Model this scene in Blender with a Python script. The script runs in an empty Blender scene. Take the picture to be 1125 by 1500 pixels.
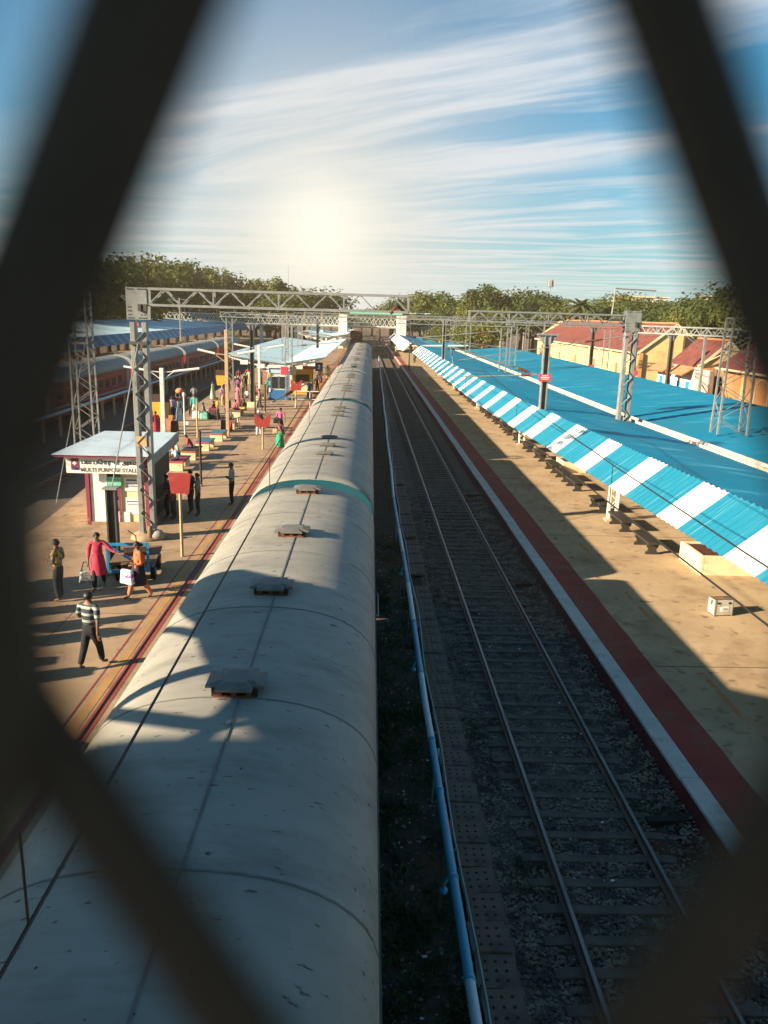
import bpy, bmesh, math, random
from mathutils import Vector, Matrix
random.seed(11)
R = math.radians
SC = bpy.context.scene
COL = SC.collection
PI = math.pi

# ------------------------------------------------------------------ materials
MATS = {}
def mat(name, c1, c2=None, scale=3.0, rough=.7, metal=0.0, bump=0.0, bscale=40.0, mixpos=(.35, .65), speck=None,
        stain=None, stain_scale=.6, stain_pos=(.55, .7), stretch=(1, 1, 1), spec=.4, trans=0.0):
    """base colour c1 broken up with c2 by noise in object space, optional stains, optional bump"""
    m = bpy.data.materials.new(name); m.use_nodes = True
    nt = m.node_tree; N = nt.nodes; L = nt.links
    b = N['Principled BSDF']
    b.inputs['Roughness'].default_value = rough
    b.inputs['Metallic'].default_value = metal
    b.inputs['Specular IOR Level'].default_value = spec
    tc = N.new('ShaderNodeTexCoord'); mp = N.new('ShaderNodeMapping')
    mp.inputs['Scale'].default_value = stretch
    L.new(tc.outputs['Object'], mp.inputs['Vector'])
    if c2 is None: c2 = tuple(x * .82 for x in c1)
    def noise(sc, det=5.0, ro=.6):
        n = N.new('ShaderNodeTexNoise'); n.inputs['Scale'].default_value = sc
        n.inputs['Detail'].default_value = det; n.inputs['Roughness'].default_value = ro
        L.new(mp.outputs['Vector'], n.inputs['Vector']); return n
    def ramp(src, a, z):
        r = N.new('ShaderNodeMapRange'); r.inputs['From Min'].default_value = a; r.inputs['From Max'].default_value = z
        L.new(src, r.inputs['Value']); return r.outputs['Result']
    def mix(fac, a, z):
        x = N.new('ShaderNodeMix'); x.data_type = 'RGBA'
        L.new(fac, x.inputs['Factor'])
        for v, s in ((a, 'A'), (z, 'B')):
            i = [q for q in x.inputs if q.name == s and q.type == 'RGBA'][0]
            if isinstance(v, tuple): i.default_value = (*v, 1)
            else: L.new(v, i)
        return [q for q in x.outputs if q.type == 'RGBA'][0]
    col = mix(ramp(noise(scale).outputs['Fac'], *mixpos), c1, c2)
    if stain: col = mix(ramp(noise(stain_scale, 7.0, .65).outputs['Fac'], *stain_pos), col, stain)
    if speck: col = mix(ramp(noise(speck[1], 3.0, .5).outputs['Fac'], *speck[2]), col, speck[0])
    L.new(col, b.inputs['Base Color'])
    if bump:
        bp = N.new('ShaderNodeBump'); bp.inputs['Strength'].default_value = bump; bp.inputs['Distance'].default_value = .02
        L.new(noise(bscale, 6.0, .6).outputs['Fac'], bp.inputs['Height']); L.new(bp.outputs['Normal'], b.inputs['Normal'])
    if trans:
        out = N['Material Output']; t = N.new('ShaderNodeBsdfTranslucent'); a = N.new('ShaderNodeMixShader')
        a.inputs[0].default_value = trans; L.new(col, t.inputs['Color'])
        L.new(b.outputs[0], a.inputs[1]); L.new(t.outputs[0], a.inputs[2]); L.new(a.outputs[0], out.inputs['Surface'])
    MATS[name] = m
    return m

def stripe_mat(name, ca, cb, period, axis, duty=.5, rough=.5, fade=None, shift=0.0):
    """painted bands across a sheet, with sun-bleached streaks running the other way"""
    m = mat(name, ca, cb, 4.0, rough)
    nt = m.node_tree; N = nt.nodes; L = nt.links; b = N['Principled BSDF']
    tc = N.new('ShaderNodeTexCoord'); sp = N.new('ShaderNodeSeparateXYZ'); L.new(tc.outputs['Object'], sp.inputs[0])
    w = N.new('ShaderNodeMath'); w.operation = 'PINGPONG'; w.inputs[1].default_value = period
    ad = N.new('ShaderNodeMath'); ad.operation = 'ADD'; ad.inputs[1].default_value = shift; L.new(sp.outputs[axis], ad.inputs[0]); L.new(ad.outputs[0], w.inputs[0])
    g = N.new('ShaderNodeMath'); g.operation = 'GREATER_THAN'; g.inputs[1].default_value = period * duty
    L.new(w.outputs[0], g.inputs[0])
    mp = N.new('ShaderNodeMapping'); mp.inputs['Scale'].default_value = (.25, 7, .25) if axis == 'Y' else (7, .25, .25)
    L.new(tc.outputs['Object'], mp.inputs['Vector'])
    n = N.new('ShaderNodeTexNoise'); n.inputs['Scale'].default_value = 1.3; n.inputs['Detail'].default_value = 6; n.inputs['Roughness'].default_value = .7
    L.new(mp.outputs[0], n.inputs['Vector'])
    r = N.new('ShaderNodeMapRange'); r.inputs['From Min'].default_value = .56; r.inputs['From Max'].default_value = .74; r.inputs['To Max'].default_value = .6
    L.new(n.outputs['Fac'], r.inputs['Value'])
    def mix(fac, a, z):
        x = N.new('ShaderNodeMix'); x.data_type = 'RGBA'; L.new(fac, x.inputs['Factor'])
        for v, s in ((a, 'A'), (z, 'B')):
            i = [q for q in x.inputs if q.name == s and q.type == 'RGBA'][0]
            if isinstance(v, tuple): i.default_value = (*v, 1)
            else: L.new(v, i)
        return [q for q in x.outputs if q.type == 'RGBA'][0]
    worn = mix(r.outputs[0], ca, fade or cb)
    c = mix(g.outputs[0], worn, cb)
    L.new(c, b.inputs['Base Color'])
    return m

mat('earth', (.16, .10, .06), (.10, .07, .045), .6, .95, bump=.4, bscale=9, stain=(.05, .06, .025), stain_scale=.25)
mat('ballast', (.155, .122, .09), (.06, .05, .04), 9.0, .95, bump=.9, bscale=30, stain=(.13, .06, .035), stain_scale=.35, stain_pos=(.58, .72))
mat('stone', (.27, .215, .16), (.07, .058, .048), 3.0, .9, mixpos=(.4, .6))
mat('stone_pale', (.34, .31, .28), (.2, .18, .16), 3.0, .9)
mat('soil', (.08, .062, .042), (.04, .032, .024), 2.5, 1, bump=.8, bscale=22, stain=(.11, .045, .025), stain_scale=.5)
mat('soil_red', (.11, .035, .02), (.08, .035, .025), 3, 1, bump=.8, bscale=25)
mat('weed', (.03, .065, .015), (.045, .095, .025), 1.5, .8, trans=.25)
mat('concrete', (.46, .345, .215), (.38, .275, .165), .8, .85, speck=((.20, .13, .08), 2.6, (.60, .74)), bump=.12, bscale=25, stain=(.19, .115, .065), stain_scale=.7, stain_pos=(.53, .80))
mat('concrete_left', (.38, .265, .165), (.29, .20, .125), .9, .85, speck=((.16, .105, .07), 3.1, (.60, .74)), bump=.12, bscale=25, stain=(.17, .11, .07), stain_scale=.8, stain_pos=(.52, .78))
mat('joint', (.12, .085, .055), None, 3, .9)
mat('red_paint', (.31, .050, .036), (.22, .040, .030), 1.6, .85, bump=.1, stain=(.20, .11, .07), stain_scale=1.7, stain_pos=(.50, .75))
mat('dark_red_wall', (.16, .022, .022), (.08, .015, .015), 1.5, .85, stain=(.05, .03, .025), stain_scale=.8)
mat('white_edge', (.55, .54, .49), (.45, .45, .42), 2.5, .8, stain=(.26, .24, .2), stain_scale=2.2, stain_pos=(.55, .8))
mat('yellow_line', (.46, .24, .07), (.36, .19, .075), 1.5, .8, stain=(.30, .20, .12), stain_scale=2.0, stain_pos=(.45, .7))
mat('dash_orange', (.50, .16, .05), (.42, .2, .09), 2.0, .85, stain=(.42, .30, .18), stain_scale=4, stain_pos=(.45, .6))
mat('rail_steel', (.10, .075, .06), (.16, .10, .07), 3, .6, .4)
mat('rail_top', (.30, .28, .26), (.2, .18, .16), 6, .42, .8, stretch=(1, .1, 1))
mat('sleeper', (.15, .125, .095), (.09, .075, .06), 3, .9, bump=.2, stain=(.09, .07, .055), stain_scale=2)
mat('roof_grey', (.315, .305, .265), (.245, .24, .215), .8, .6, .0, bump=.08, bscale=5, stain=(.15, .145, .125), stain_scale=1.5, stain_pos=(.50, .82), stretch=(.55, 1.5, 1), spec=.25, speck=((.07, .065, .055), 9.0, (.66, .72)))
mat('roof_seam', (.17, .17, .155), (.11, .11, .10), 3, .7)
mat('vent_grey', (.17, .165, .15), (.12, .115, .105), 3, .6, stain=(.12, .09, .07), stain_scale=4)
mat('dark', (.014, .013, .012), (.022, .02, .018), 4, .8)
mat('rust', (.17, .06, .03), (.1, .04, .025), 5, .9)
mat('coach_blue', (.012, .095, .125), (.012, .075, .10), 1.0, .45, stain=(.04, .1, .12), stain_scale=1)
mat('coach_red', (.27, .013, .026), (.21, .012, .022), 1.0, .5, stain=(.2, .03, .03), stain_scale=.7)
mat('coach_roof2', (.30, .31, .30), (.22, .23, .22), .5, .6, stretch=(1, .3, 1))
mat('coach_door', (.30, .32, .32), (.24, .26, .26), 2, .5)
mat('glass_dark', (.012, .018, .02), (.02, .026, .028), 2, .12, spec=.8)
mat('pipe_blue', (.05, .36, .55), (.045, .30, .46), 2.0, .45, stain=(.16, .25, .28), stain_scale=6, stain_pos=(.6, .75))
mat('pipe_pale', (.42, .60, .68), (.5, .64, .7), 3.0, .5, stain=(.12, .10, .08), stain_scale=9, stain_pos=(.62, .7))
mat('pipe_thin', (.22, .36, .36), (.15, .27, .28), 3, .5)
mat('orange_paint', (.5, .14, .03), (.35, .1, .03), 5, .7)
mat('slab', (.19, .145, .105), (.135, .105, .08), 2.5, .9, bump=.25, bscale=30, stain=(.07, .055, .04), stain_scale=1.5)
mat('steel_grey', (.27, .28, .265), (.20, .21, .20), 3, .55, .15, stain=(.15, .115, .085), stain_scale=3, stain_pos=(.6, .78))
mat('steel_dark', (.085, .085, .07), (.06, .06, .05), 3, .6, .2)
mat('wire', (.035, .03, .028), None, 5, .6, .4)
mat('canopy_blue', (.006, .195, .33), (.006, .16, .275), .5, .42, stain=(.03, .17, .25), stain_scale=.5, stain_pos=(.52, .75), stretch=(.35, 1.3, 1), speck=((.06, .30, .40), 1.1, (.58, .72)))
mat('canopy_pale', (.47, .66, .72), (.41, .58, .65), .5, .5, stain=(.26, .42, .48), stain_scale=.5)
mat('gutter', (.52, .49, .42), (.4, .36, .3), 2, .7, stain=(.25, .2, .15), stain_scale=2)
mat('paint_white', (.80, .78, .74), (.70, .68, .62), 1.5, .6, stain=(.55, .48, .38), stain_scale=1.5, stain_pos=(.6, .8))
mat('cream', (.72, .60, .38), (.64, .52, .32), 1.5, .75, stain=(.42, .28, .16), stain_scale=1.6, stain_pos=(.58, .78))
mat('bench_dark', (.035, .032, .027), (.025, .023, .02), 3, .7)
mat('bench_blue', (.035, .16, .22), (.03, .12, .17), 2, .45, stain=(.1, .15, .17), stain_scale=4)
mat('planter_top', (.11, .03, .025), (.07, .025, .02), 3, .8)
mat('stall_roof', (.62, .74, .80), (.56, .68, .74), .8, .45, stain=(.42, .46, .46), stain_scale=1.2)
mat('maroon', (.25, .03, .07), (.2, .03, .06), 3, .7, stain=(.4, .25, .22), stain_scale=7, stain_pos=(.6, .7))
mat('sign_board_red', (.33, .028, .026), (.26, .025, .024), 4, .75, stain=(.34, .09, .07), stain_scale=3)
mat('sign_yellow', (.72, .36, .03), (.62, .3, .03), 3, .6)
mat('sign_brown', (.06, .03, .02), (.04, .02, .015), 4, .7)
mat('post_yellow', (.52, .35, .19), (.42, .28, .16), 3, .7, stain=(.3, .17, .09), stain_scale=5)
mat('post_white', (.62, .65, .62), (.5, .54, .52), 3, .55)
mat('lamp_white', (.8, .77, .7), None, 3, .4)
mat('cart_blue', (.02, .28, .55), (.02, .22, .45), 3, .5, stain=(.12, .1, .08), stain_scale=6, stain_pos=(.62, .75))
mat('wood', (.20, .13, .08), (.13, .085, .05), 3, .85, stretch=(1, 8, 1))
mat('rubber', (.015, .014, .014), None, 4, .9)
mat('kiosk_blue', (.03, .18, .42), (.03, .14, .34), 3, .5)
mat('kiosk_pale', (.6, .66, .66), (.5, .56, .57), 3, .5)
mat('green_goods', (.02, .42, .28), (.3, .55, .42), 14, .5)
mat('mixed_goods', (.45, .12, .05), (.62, .5, .2), 16, .5)
mat('roof_tile', (.19, .048, .036), (.10, .034, .03), 1.6, .9, bump=.6, bscale=14, stain=(.25, .13, .10), stain_scale=1.8, stain_pos=(.62, .78), mixpos=(.38, .62))
mat('tile_orange', (.50, .22, .10), (.4, .16, .08), 3, .85)
mat('wall_yellow', (.72, .50, .22), (.64, .44, .19), .7, .85, bump=.1, stain=(.42, .26, .12), stain_scale=.8, stain_pos=(.56, .75))
mat('wall_orange', (.56, .27, .11), (.48, .22, .09), .7, .85, stain=(.3, .15, .08), stain_scale=.9)
mat('wall_recess', (.30, .14, .07), (.24, .12, .06), 2, .9)
mat('wall_white', (.76, .74, .68), (.66, .64, .58), 1, .8, stain=(.5, .42, .3), stain_scale=.8)
mat('bark', (.09, .065, .045), (.055, .04, .03), 3, .95, bump=.4)
for i, (a, b_) in enumerate((((.055, .085, .015), (.095, .125, .022)), ((.034, .062, .013), (.065, .095, .018)), ((.09, .11, .02), (.14, .15, .03)))):
    mat('leaf%d' % i, a, b_, .45, .75, trans=.28)
mat('palm_leaf', (.05, .085, .02), (.08, .11, .03), .6, .7, trans=.25)
mat('skin', (.17, .085, .05), (.14, .07, .042), 6, .55)
mat('hair', (.012, .010, .009), None, 6, .5)
mat('case_metal', (.60, .57, .5), (.5, .47, .41), 3, .35, .3, stain=(.3, .25, .2), stain_scale=6)
mat('fence_paint', (.080, .058, .042), (.06, .044, .032), 300, .65, spec=.3)
mat('bridge_sheet', (.2, .3, .34), (.16, .25, .29), 1, .6)
mat('deck', (.25, .22, .18), (.2, .18, .15), 1, .9)
mat('plate_red', (.6, .06, .08), (.5, .05, .07), 6, .5)
mat('ink_dark', (.02, .02, .03), None, 6, .6)
mat('ink_grey', (.16, .16, .14), None, 6, .6)
mat('ink_blue', (.03, .05, .25), None, 6, .6)
mat('ceramic', (.10, .30, .36), (.07, .22, .28), 6, .3)
mat('litter', (.7, .7, .68), (.5, .5, .5), 9, .6)
CLOTH = {}
def cloth(rgb):
    k = 'cloth_%02x%02x%02x' % tuple(int(c * 255) for c in rgb)
    if k not in CLOTH: CLOTH[k] = mat(k, rgb, tuple(c * .78 for c in rgb), 7, .85, bump=.25, bscale=14)
    return CLOTH[k]
def M(k): return MATS[k] if isinstance(k, str) else k

# ------------------------------------------------------------------ mesh builder
class MB:
    def __init__(s): s.v = []; s.f = []; s.mi = []; s.cur = 0
    def add(s, vs, fs):
        o = len(s.v); s.v += [tuple(p) for p in vs]; s.f += [tuple(i + o for i in q) for q in fs]; s.mi += [s.cur] * len(fs)
        return s
    def box(s, c, d, rz=0.0, taper=1.0):
        x, y, z = d[0] / 2, d[1] / 2, d[2] / 2; cs, sn = math.cos(rz), math.sin(rz); vs = []
        for k in (-1, 1):
            t = taper if k > 0 else 1
            for a, b in ((-1, -1), (1, -1), (1, 1), (-1, 1)):
                px, py = a * x * t, b * y * t
                vs.append((c[0] + px * cs - py * sn, c[1] + px * sn + py * cs, c[2] + k * z))
        return s.add(vs, [(3, 2, 1, 0), (4, 5, 6, 7), (0, 1, 5, 4), (1, 2, 6, 5), (2, 3, 7, 6), (3, 0, 4, 7)])
    def bar(s, p, q, w, h=None, up=(0, 0, 1)):
        h = h or w; p, q = Vector(p), Vector(q); d = (q - p).normalized(); u = Vector(up)
        if abs(d.dot(u)) > .98: u = Vector((0, 1, 0))
        a = d.cross(u).normalized(); b = a.cross(d).normalized(); vs = []
        for e in (p, q):
            for i, j in ((-1, -1), (1, -1), (1, 1), (-1, 1)): vs.append(e + a * (i * w / 2) + b * (j * h / 2))
        return s.add(vs, [(0, 1, 2, 3), (7, 6, 5, 4), (0, 4, 5, 1), (1, 5, 6, 2), (2, 6, 7, 3), (3, 7, 4, 0)])
    def tube(s, pts, r, n=8, cap=True):
        pts = [Vector(p) for p in pts]; rings = []; fs = []; vs = []
        rr = r if isinstance(r, (list, tuple)) else [r] * len(pts)
        for i, p in enumerate(pts):
            d = (pts[min(i + 1, len(pts) - 1)] - pts[max(i - 1, 0)]).normalized()
            u = Vector((0, 0, 1)) if abs(d.z) < .95 else Vector((0, 1, 0))
            a = d.cross(u).normalized(); b = a.cross(d).normalized()
            for k in range(n):
                t = 2 * PI * k / n; vs.append(p + a * (math.cos(t) * rr[i]) + b * (math.sin(t) * rr[i]))
        for i in range(len(pts) - 1):
            for k in range(n):
                a0 = i * n + k; a1 = i * n + (k + 1) % n; fs.append((a0, a1, a1 + n, a0 + n))
        if cap: fs.append(tuple(range(n))[::-1]); fs.append(tuple((len(pts) - 1) * n + k for k in range(n)))
        return s.add(vs, fs)
    def extrude(s, prof, y0, y1, close=True, segs=1, cap=True, xf=None):
        """profile in (x,z) swept along y; xf(x,y,z) bends it"""
        n = len(prof); vs = []; fs = []
        for i in range(segs + 1):
            y = y0 + (y1 - y0) * i / segs
            for x, z in prof: vs.append(xf(x, y, z) if xf else (x, y, z))
        for i in range(segs):
            for k in range(n if close else n - 1):
                a = i * n + k; b = i * n + (k + 1) % n; fs.append((a, b, b + n, a + n))
        if close and cap: fs.append(tuple(range(n))[::-1]); fs.append(tuple(segs * n + k for k in range(n)))
        return s.add(vs, fs)
    def plate(s, poly, z0, z1):
        n = len(poly); vs = [(x, y, z0) for x, y in poly] + [(x, y, z1) for x, y in poly]
        fs = [tuple(range(n))[::-1], tuple(range(n, 2 * n))] + [(k, (k + 1) % n, n + (k + 1) % n, n + k) for k in range(n)]
        return s.add(vs, fs)
    def ring(s, c, prof, n=12, sx=1, sy=1):
        vs = []; fs = []
        for r, z in prof:
            for k in range(n):
                t = 2 * PI * k / n; vs.append((c[0] + r * sx * math.cos(t), c[1] + r * sy * math.sin(t), c[2] + z))
        for i in range(len(prof) - 1):
            for k in range(n): fs.append((i * n + k, i * n + (k + 1) % n, (i + 1) * n + (k + 1) % n, (i + 1) * n + k))
        fs.append(tuple(range(n))[::-1]); fs.append(tuple((len(prof) - 1) * n + k for k in range(n)))
        return s.add(vs, fs)
    def build(s, name, m, parent=None, smooth=False, bevel=0, loc=None, fix=False):
        me = bpy.data.meshes.new(name); me.from_pydata(s.v, [], s.f)
        ms = m if isinstance(m, (list, tuple)) else [m]
        for x in ms: me.materials.append(M(x))
        if len(ms) > 1: me.polygons.foreach_set('material_index', s.mi)
        if smooth: me.polygons.foreach_set('use_smooth', [True] * len(me.polygons))
        if fix:
            bm = bmesh.new(); bm.from_mesh(me); bmesh.ops.recalc_face_normals(bm, faces=bm.faces); bm.to_mesh(me); bm.free()
        me.update()
        o = bpy.data.objects.new(name, me); COL.objects.link(o)
        if parent: o.parent = parent
        if loc: o.location = loc
        if bevel:
            b = o.modifiers.new('bevel', 'BEVEL'); b.width = bevel; b.segments = 2; b.limit_method = 'ANGLE'
        return o

def tag(o, label, cat, group=None, kind=None):
    if label: o['label'] = label
    if cat: o['category'] = cat
    if group: o['group'] = group
    if kind: o['kind'] = kind
    return o
def thing(name, label, cat, loc=(0, 0, 0), rz=0.0, group=None):
    o = bpy.data.objects.new(name, None); o.empty_display_size = .3; COL.objects.link(o)
    o.location = loc; o.rotation_euler = (0, 0, rz)
    return tag(o, label, cat, group)
def struct(o, label=None, cat='ground'):
    o['kind'] = 'structure'; o['label'] = label or o.name.replace('_', ' '); o['category'] = cat; return o
def dup(root, loc, rz=None, label=None, scale=None):
    r = root.copy(); COL.objects.link(r); r.location = loc
    if rz is not None: r.rotation_euler = (0, 0, rz)
    if scale: r.scale = scale if isinstance(scale, tuple) else (scale,) * 3
    if label: r['label'] = label
    for ch in list(root.children):
        c = ch.copy(); COL.objects.link(c); c.parent = r
        for g in list(ch.children):
            d = g.copy(); COL.objects.link(d); d.parent = c
    return r
def text_obj(name, body, size, m, loc, rot, parent, align='LEFT', extrude=.004):
    cu = bpy.data.curves.new(name, 'FONT'); cu.body = body; cu.size = size; cu.extrude = extrude; cu.align_x = align; cu.offset = size * .03
    o = bpy.data.objects.new(name, cu); COL.objects.link(o); o.location = loc; o.rotation_euler = rot
    TEXTS.append((o, m, parent, name)); return o
TEXTS = []
mat('bag_weave', (.08, .12, .15), (.42, .40, .38), 22, .8, mixpos=(.47, .53), stretch=(.3, 1, 1.6))
mat('bag_pink', (.75, .70, .74), (.50, .06, .28), 9, .6, mixpos=(.52, .58))
# ------------------------------------------------------------------ people
SKINS = []
def skin_obj(name, V, E, root, m, parent, sub=1):
    """V: list of (pos, rx, ry). One continuous surface grown over the skeleton"""
    me = bpy.data.meshes.new(name); me.from_pydata([v[0] for v in V], E, [])
    me.materials.append(M(m))
    o = bpy.data.objects.new(name, me); COL.objects.link(o); o.parent = parent
    md = o.modifiers.new('skin', 'SKIN'); md.use_smooth_shade = True; md.branch_smoothing = .3
    if not me.skin_vertices: me.attributes.new if False else None
    d = me.skin_vertices[0].data
    for i, v in enumerate(V): d[i].radius = (v[1], v[2]); d[i].use_root = (i == root)
    s = o.modifiers.new('subd', 'SUBSURF'); s.levels = sub; s.render_levels = sub
    SKINS.append(o); return o

def lerp(a, b, t): return tuple(a[i] + (b[i] - a[i]) * t for i in range(3))

def person(loc, heading, pose, label, top=('shirt', (.5, .5, .5)), bottom=('trousers', (.03, .03, .04)), arms=('down', 'down'),
           h=1.68, hair='short', near=False, build=1.12, lean=0.0, tmat=None, bmat=None, kmat=None, shawl=None, group=None):
    """heading 0 = facing +Y (away down the line), clockwise negative"""
    s = h / 1.70
    p = thing('person', label, 'person', loc, heading, group)
    sit = pose == 'sit'; floor = pose == 'floor'
    pz = .53 if sit else .13 if floor else .92
    P_ = {}
    def T(x, dy, dz):                      # torso points lean forward from the pelvis
        return (x, dy + math.sin(lean) * dz, pz + math.cos(lean) * dz)
    P_['pel'] = T(0, 0, 0); P_['waist'] = T(0, 0, .16); P_['chest'] = T(0, .0, .36); P_['nb'] = T(0, -.01, .51)
    P_['neck'] = T(0, .005, .565); P_['head'] = T(0, .02, .665); P_['crown'] = T(0, .012, .735)
    for sd, n in ((-1, 'l'), (1, 'r')):
        P_['hip' + n] = (.088 * sd, .06 if sit else .03 if floor else 0, pz - (.02 if sit else .02 if floor else .12))
        if sit: P_['kn' + n] = (.11 * sd, .43, .50); P_['an' + n] = (.11 * sd, .42 + .06 * sd, .08); P_['to' + n] = (.12 * sd, .57 + .06 * sd, .04)
        elif floor: P_['kn' + n] = (.17 * sd, .36, .30 + .06 * sd); P_['an' + n] = (.16 * sd, .62 + .12 * sd, .06); P_['to' + n] = (.17 * sd, .74 + .12 * sd, .07)
        else:
            st = {'stand': (.02 * sd, 0), 'walk': (.24 * sd, -.02), 'stride': (.30 * sd, -.03)}[pose]
            P_['kn' + n] = (.095 * sd, st[0] * .5 + .03, .48); P_['an' + n] = (.095 * sd, st[0] - .02, .085 + (.04 if st[0] < -.1 else 0))
            P_['to' + n] = (.11 * sd, st[0] + .13, .035)
        P_['sh' + n] = T(.175 * sd * build, -.01, .455)
        a = arms[0] if sd < 0 else arms[1]
        S = P_['sh' + n]
        if a == 'down': e, w, f = (.05 * sd, -.02, -.28), (.07 * sd, .05, -.52), (.07 * sd, .09, -.60)
        elif a == 'swing': e, w, f = (.06 * sd, .10, -.26), (.05 * sd, .26, -.44), (.05 * sd, .31, -.50)
        elif a == 'back': e, w, f = (.10 * sd, -.12, -.25), (.13 * sd, -.18, -.50), (.14 * sd, -.17, -.58)
        elif a == 'front': e, w, f = (.06 * sd, .0, -.27), (-.07 * sd, .175, -.27), (-.14 * sd, .20, -.26)
        elif a == 'hold': e, w, f = (.05 * sd, -.02, -.27), (-.03 * sd, .17, -.27), (-.07 * sd, .235, -.25)
        elif a == 'reach': e, w, f = (.20 * sd, .08, -.20), (.40 * sd, .18, -.28), (.48 * sd, .21, -.28)
        elif a == 'up': e, w, f = (.16 * sd, .06, .16), (.07 * sd, .05, .38), (.03 * sd, .05, .44)
        elif a == 'lap': e, w, f = (.05 * sd, .04, -.27), (-.01 * sd, .26, -.36), (-.03 * sd, .34, -.37)
        P_['el' + n] = tuple(S[i] + e[i] for i in range(3)); P_['wr' + n] = tuple(S[i] + w[i] for i in range(3)); P_['ha' + n] = tuple(S[i] + f[i] for i in range(3))
    for k in P_: P_[k] = tuple(c * s for c in P_[k])
    V = []; E = []; ix = {}
    def v(k, rx, ry=None, frm=None, pos=None):
        ix[k] = len(V); V.append((pos or P_[k], rx * s, (ry or rx) * s))
        if frm: E.append((ix[frm], ix[k]))
    b = build
    v('pel', .125 * b, .10 * b); v('waist', .115 * b, .09 * b, 'pel'); v('chest', .13 * b, .10 * b, 'waist'); v('nb', .075, .07, 'chest')
    v('neck', .048, .05, 'nb'); v('head', .078, .092, 'neck'); v('crown', .062, .075, 'head')
    for n in 'lr':
        v('hip' + n, .080 * b, None, 'pel'); v('kn' + n, .056, None, 'hip' + n); v('an' + n, .036, None, 'kn' + n); v('to' + n, .036, .026, 'an' + n)
        v('sh' + n, .058, None, 'nb'); v('el' + n, .040, None, 'sh' + n); v('wr' + n, .028, None, 'el' + n); v('ha' + n, .036, .022, 'wr' + n)
        if near:
            W, H = Vector(P_['wr' + n]), Vector(P_['ha' + n]); d = (H - W).normalized()
            sdv = d.cross(Vector((0, 1, .3))).normalized(); cu = sdv.cross(d)
            for q, (off, ln) in enumerate(((-.030, .055), (-.010, .066), (.010, .062), (.029, .050))):
                a0 = H + d * .030 + sdv * off; a1 = a0 + d * ln * .55 + cu * .006; a2 = a1 + d * ln * .4 + cu * .02
                k = 'f%s%d' % (n, q); v(k + 'a', .011, None, 'ha' + n, tuple(a0)); v(k + 'b', .0095, None, k + 'a', tuple(a1)); v(k + 'c', .008, None, k + 'b', tuple(a2))
            t0 = W + d * .04 + sdv * .040; t1 = t0 + d * .035 + sdv * .015 + cu * .012
            v('t' + n + 'a', .013, None, 'ha' + n, tuple(t0)); v('t' + n + 'b', .010, None, 't' + n + 'a', tuple(t1))
    if near:
        hd = P_['head']; v('nose', .016, None, 'head', (hd[0], hd[1] + .102 * s, hd[2] - .012 * s))
    body = skin_obj('body', V, E, 0, 'skin', p, 2 if near else 1)
    # hair
    hb = MB(); hd = Vector(P_['head']); hs = []
    pr = [(.001, .118), (.055, .108), (.085, .075), (.098, .03), (.100, -.01), (.088, -.045)]
    hb.ring((0, 0, 0), [(r * s * .94, z * s * .92) for r, z in ((.070, -.03), (.094, -.008), (.102, .02), (.094, .058), (.066, .092), (.02, .107))], 14, 1.0, 1.06)
    ct, sn = math.cos(.62), math.sin(.62)
    hb.v = [(hd.x + x, hd.y - .006 * s + y * ct - z * sn, hd.z + .010 * s + y * sn + z * ct) for x, y, z in hb.v]
    if hair == 'bun': hb.ring((hd.x, hd.y - .115 * s, hd.z + .0), [(.01, -.05), (.045, -.03), (.055, 0), (.045, .03), (.01, .05)], 8)
    if hair == 'long': hb.tube([(hd.x, hd.y - .08 * s, hd.z), (hd.x, hd.y - .125 * s, hd.z - .16 * s), (hd.x, hd.y - .12 * s, hd.z - .36 * s)], [.05, .04, .02], 7)
    if hair == 'cap': hb.plate([(hd.x + math.cos(t) * .07, hd.y + .10 + math.sin(t) * .05) for t in [k * PI / 4 for k in range(8)]], hd.z + .055, hd.z + .068)
    hb.build('cap' if hair == 'cap' else 'hair', cloth((.7, .7, .68)) if hair == 'cap' else 'hair', p, True)
    if hair == 'cap': pass
    if near:
        for sd in (-1, 1):
            MB().ring((hd.x + .034 * sd * s, hd.y + .088 * s, hd.z + .012 * s), [(.002, -.009), (.012, 0), (.002, .009)], 8, 1.2, .5).build('eye', 'ink_dark', p, True)
            MB().ring((hd.x + .083 * sd * s, hd.y - .0 * s, hd.z - .005 * s), [(.004, -.03), (.018, -.012), (.02, .012), (.006, .03)], 8, .45, 1).build('ear', 'skin', p, True)
        MB().box((hd.x, hd.y + .091 * s, hd.z - .042 * s), (.045 * s, .012, .009)).build('mouth', 'plate_red', p)
    # clothes
    tk, tc = top; bk, bc = bottom
    tm = tmat or cloth(tc); bmt = bmat or cloth(bc)
    g = .016 / s
    V = []; E = []; ix = {}
    low = 'pel' if pose in ('stand', 'walk', 'stride') else 'waist'
    v('pel', .140 * b, .118 * b); v('waist', (.128 + g * .3) * b, .108 * b, 'pel'); v('chest', .148 * b, .120 * b, 'waist'); v('nb', .082, .078, 'chest')
    for n in 'lr':
        v('sh' + n, .073, None, 'nb'); el = lerp(P_['sh' + n], P_['el' + n], .92 if tk == 'tee' else 1)
        v('el' + n, .060, .056, 'sh' + n, el)
        if tk in ('long', 'kurta'): v('cu' + n, .043, None, 'el' + n, lerp(P_['el' + n], P_['wr' + n], .75))
    skin_obj('kurta' if tk == 'kurta' else 'blouse' if tk == 'blouse' else 'shirt', V, E, 0, tm, p, 2 if near else 1)
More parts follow.
